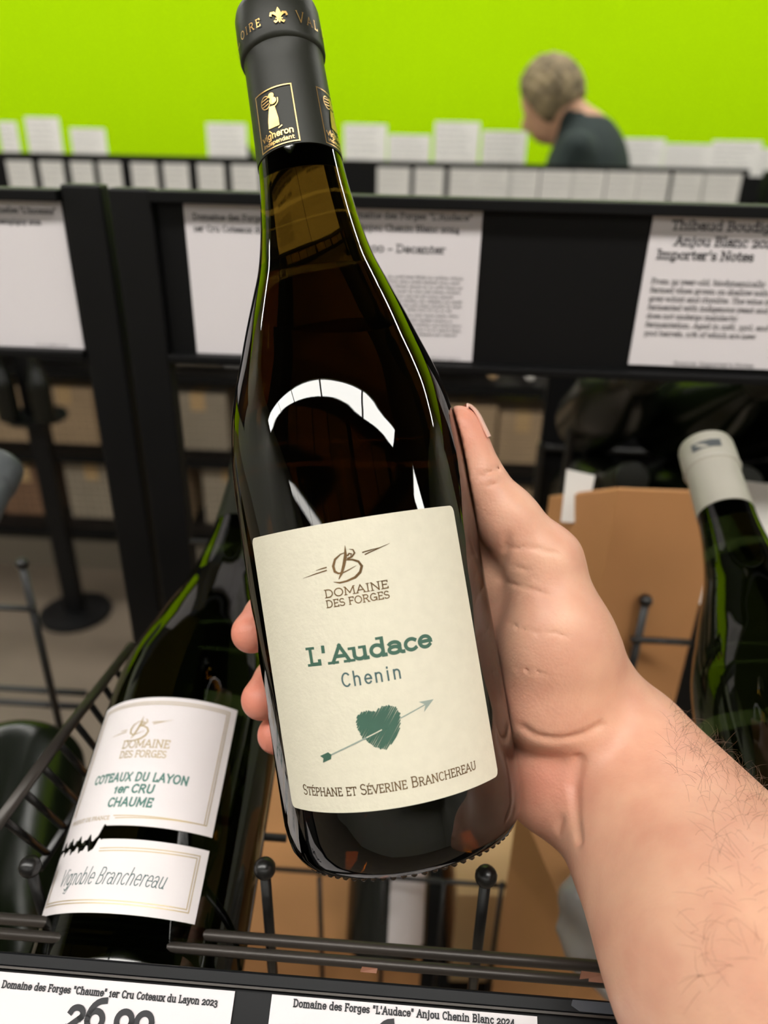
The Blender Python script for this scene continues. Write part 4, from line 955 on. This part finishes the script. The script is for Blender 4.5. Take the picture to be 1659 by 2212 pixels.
# skin folds pressed in where the sight lines of the creases meet the skin
def on_skin(fn, px, py, s=.2):
    v = nrm(ray(px, py)); s = .19
    for _ in range(60):
        h = float(fn((CAM + v * s)[None])[0])
        s += max(h * .7, 1e-5)
        if h < 3e-5 or s > .5: break
    return CAM + v * s
FOLDS = [([(1128, 1572), (1160, 1592), (1210, 1598), (1262, 1588), (1300, 1566)], .0009), ([(1250, 1640), (1240, 1700), (1244, 1780), (1250, 1815)], .0012),
         ([(1086, 1186), (1140, 1182), (1205, 1196)], .0004), ([(1088, 1255), (1130, 1268), (1190, 1288)], .0004), ([(1100, 1222), (1150, 1232)], .0003), ([(1080, 1252), (1092, 1200), (1098, 1160)], .0008),
         ([(1098, 1345), (1150, 1365), (1230, 1372)], .0003), ([(1110, 1440), (1180, 1455)], .00025), ([(1040, 1030), (1075, 1012), (1102, 1012)], .0005), ([(1050, 1050), (1090, 1040)], .0004), ([(1205, 1790), (1212, 1770)], .0008)]
FP = []
for pts, r in FOLDS:
    q = [on_skin(hand_raw, *p) for p in pts]; FP.append((q, r))
def hand(p):
    d = hand_raw(p)
    near = np.abs(d) < .006
    if near.any():
        pn = p[near]; dn = d[near]
        for q, r in FP:
            c = None
            for i in range(len(q) - 1):
                e = cone(pn, q[i], q[i + 1], r, r); c = e if c is None else np.minimum(c, e)
            dn = smax(dn, -c, r * 2.2)
        d = d.copy(); d[near] = dn
    return smax(d, -(B_sdf(p) - .0004), .0006)
pts = [q for P, r in FING for q in P] + TH + [WR, EL, EL2]
lo = np.min(pts, 0) - .05; hi = np.max(pts, 0) + .05

skin = bpy.data.materials.new('skin'); skin.use_nodes = True
nt = skin.node_tree; bs = nt.nodes['Principled BSDF']; LK = nt.links.new
bs.inputs['Roughness'].default_value = .42; bs.inputs['Specular IOR Level'].default_value = .38
bs.inputs['Subsurface Weight'].default_value = .18; bs.inputs['Subsurface Radius'].default_value = (1, .35, .2); bs.inputs['Subsurface Scale'].default_value = .003
tc = nt.nodes.new('ShaderNodeTexCoord'); at_ = nt.nodes.new('ShaderNodeAttribute'); at_.attribute_name = 'blush'
nz = nt.nodes.new('ShaderNodeTexNoise'); nz.inputs['Scale'].default_value = 55; nz.inputs['Detail'].default_value = 5; LK(tc.outputs['Object'], nz.inputs['Vector'])
r1 = nt.nodes.new('ShaderNodeValToRGB'); r1.color_ramp.elements[0].position = .35; r1.color_ramp.elements[1].position = .68
r1.color_ramp.elements[0].color = (*S((204, 152, 128)), 1); r1.color_ramp.elements[1].color = (*S((216, 169, 142)), 1); LK(nz.outputs['Fac'], r1.inputs['Fac'])
mx = nt.nodes.new('ShaderNodeMix'); mx.data_type = 'RGBA'; LK(at_.outputs['Fac'], mx.inputs['Factor']); LK(r1.outputs['Color'], mx.inputs['A']); mx.inputs['B'].default_value = (*S((214, 104, 88)), 1)
LK(mx.outputs['Result'], bs.inputs['Base Color'])
n2 = nt.nodes.new('ShaderNodeTexVoronoi'); n2.inputs['Scale'].default_value = 900; LK(tc.outputs['Object'], n2.inputs['Vector'])
n3 = nt.nodes.new('ShaderNodeTexNoise'); n3.inputs['Scale'].default_value = 130; n3.inputs['Detail'].default_value = 6; n3.inputs['Distortion'].default_value = 1.2; LK(tc.outputs['Object'], n3.inputs['Vector'])
ad = nt.nodes.new('ShaderNodeMath'); ad.operation = 'MULTIPLY_ADD'; LK(n2.outputs['Distance'], ad.inputs[0]); ad.inputs[1].default_value = .25; LK(n3.outputs['Fac'], ad.inputs[2])
bu = nt.nodes.new('ShaderNodeBump'); bu.inputs['Strength'].default_value = .28; bu.inputs['Distance'].default_value = .0008; LK(ad.outputs[0], bu.inputs['Height']); LK(bu.outputs['Normal'], bs.inputs['Normal'])
ho = skin_object('hand', hand, lo, hi, .0009, skin, relax=2)
tag(ho, 'bare right hand and hairy forearm of a person gripping the amber bottle', 'hand')
# redness of the fingertips and the heel of the hand, stored on the skin
V = np.array([v.co[:] for v in ho.data.vertices]); bl_ = np.zeros(len(V))
for P, r in FING: bl_ = np.maximum(bl_, .75 * np.exp(-(np.linalg.norm(V - P[-1], axis=1) / .0125) ** 2))
for c, s, a in ((TH[0], .013, .55), (at(1180, 1680, .268), .016, .45), (at(1065, 1215, .29), .014, .35), (at(1120, 1500, .26), .014, .22), (at(1400, 1800, .25), .03, .10)): bl_ = np.maximum(bl_, a * np.exp(-(np.linalg.norm(V - c, axis=1) / s) ** 2))
ho.data.attributes.new('blush', 'FLOAT', 'POINT').data.foreach_set('value', bl_.astype(np.float32))
# thumbnail, seen edge on at the far side of the tip
tax = nrm(TH[0] - TH[1]); out = nrm(np.cross(tax, nrm(-ray(1020, 920)))); out = out if out @ ROT[:, 0] > 0 else -out
out = nrm(out * .93 + nrm(ray(1020, 920)) * .36); lat2 = np.cross(tax, out)
nb = MB(); n1, n2_ = 10, 10
for sft in (.0003, .0009):
    for i in range(n1 + 1):
        for j in range(n2_ + 1):
            a = math.radians(-48 + 96 * j / n2_); l = -.0062 + .0142 * i / n1
            rr = TR[0] - .0003 + sft - .6 * (TR[0] - math.sqrt(TR[0] ** 2 - max(0, l) ** 2)) + .0004 * max(0, -l / .006)
            e = math.sqrt(max(0, 1 - ((abs(j / n2_ - .5) * 2) ** 3) * (.5 if i == n1 else 0)))
            nb.v.append(tuple(TH[0] + tax * l * e + rr * (math.cos(a) * out + math.sin(a) * lat2)))
for k_ in (0, 1):
    for i in range(n1):
        for j in range(n2_):
            a = k_ * (n1 + 1) * (n2_ + 1) + i * (n2_ + 1) + j; nb.f.append((a, a + 1, a + n2_ + 2, a + n2_ + 1)[::1 if k_ else -1])
m0 = (n1 + 1) * (n2_ + 1)
ring_ = [i * (n2_ + 1) for i in range(n1 + 1)] + [n1 * (n2_ + 1) + j for j in range(1, n2_ + 1)] + [i * (n2_ + 1) + n2_ for i in range(n1 - 1, -1, -1)] + [j for j in range(n2_ - 1, 0, -1)]
for i in range(len(ring_)): a, b2 = ring_[i], ring_[(i + 1) % len(ring_)]; nb.f.append((a, b2, b2 + m0, a + m0))
nb.build('thumbnail', 'nail', ho, smooth='edge')
# hair of the forearm
ah = MB(); rng = random.Random(3)
ax = nrm(EL - WR); 
for i in range(330):
    if i < 230: px, py = rng.uniform(1440, 1659), None; py = 1500 + (px - 1420) * .80 + abs(rng.gauss(0, 1)) * 70
    else: px, py = rng.uniform(1500, 1659), rng.uniform(1720, 2150)
    p = on_skin(hand_raw, px, py)
    if np.linalg.norm(p - CAM) > .42: continue
    e_ = 1e-4; g = nrm([float(hand_raw((p + np.eye(3)[j] * e_)[None])[0] - hand_raw((p - np.eye(3)[j] * e_)[None])[0]) for j in range(3)])
    d_ = nrm(-ax * rng.uniform(-.6, .9) + np.cross(g, ax) * rng.uniform(-1, 1) + g * .2); L = rng.uniform(.003, .0075); b_ = np.cross(g, d_) * rng.uniform(-.5, .5)
    P = [p - g * .0003, p + d_ * L * .35 + g * L * .22, p + d_ * L * .7 + g * L * .30 + b_ * L * .3, p + d_ * L + g * L * .26 + b_ * L * .7]
    ah.tube(P, [.000032, .00003, .000026, .00001], 4, cap=False)
o = ah.build('arm_hair', 'arm_hair', ho); o['kind'] = 'stuff'
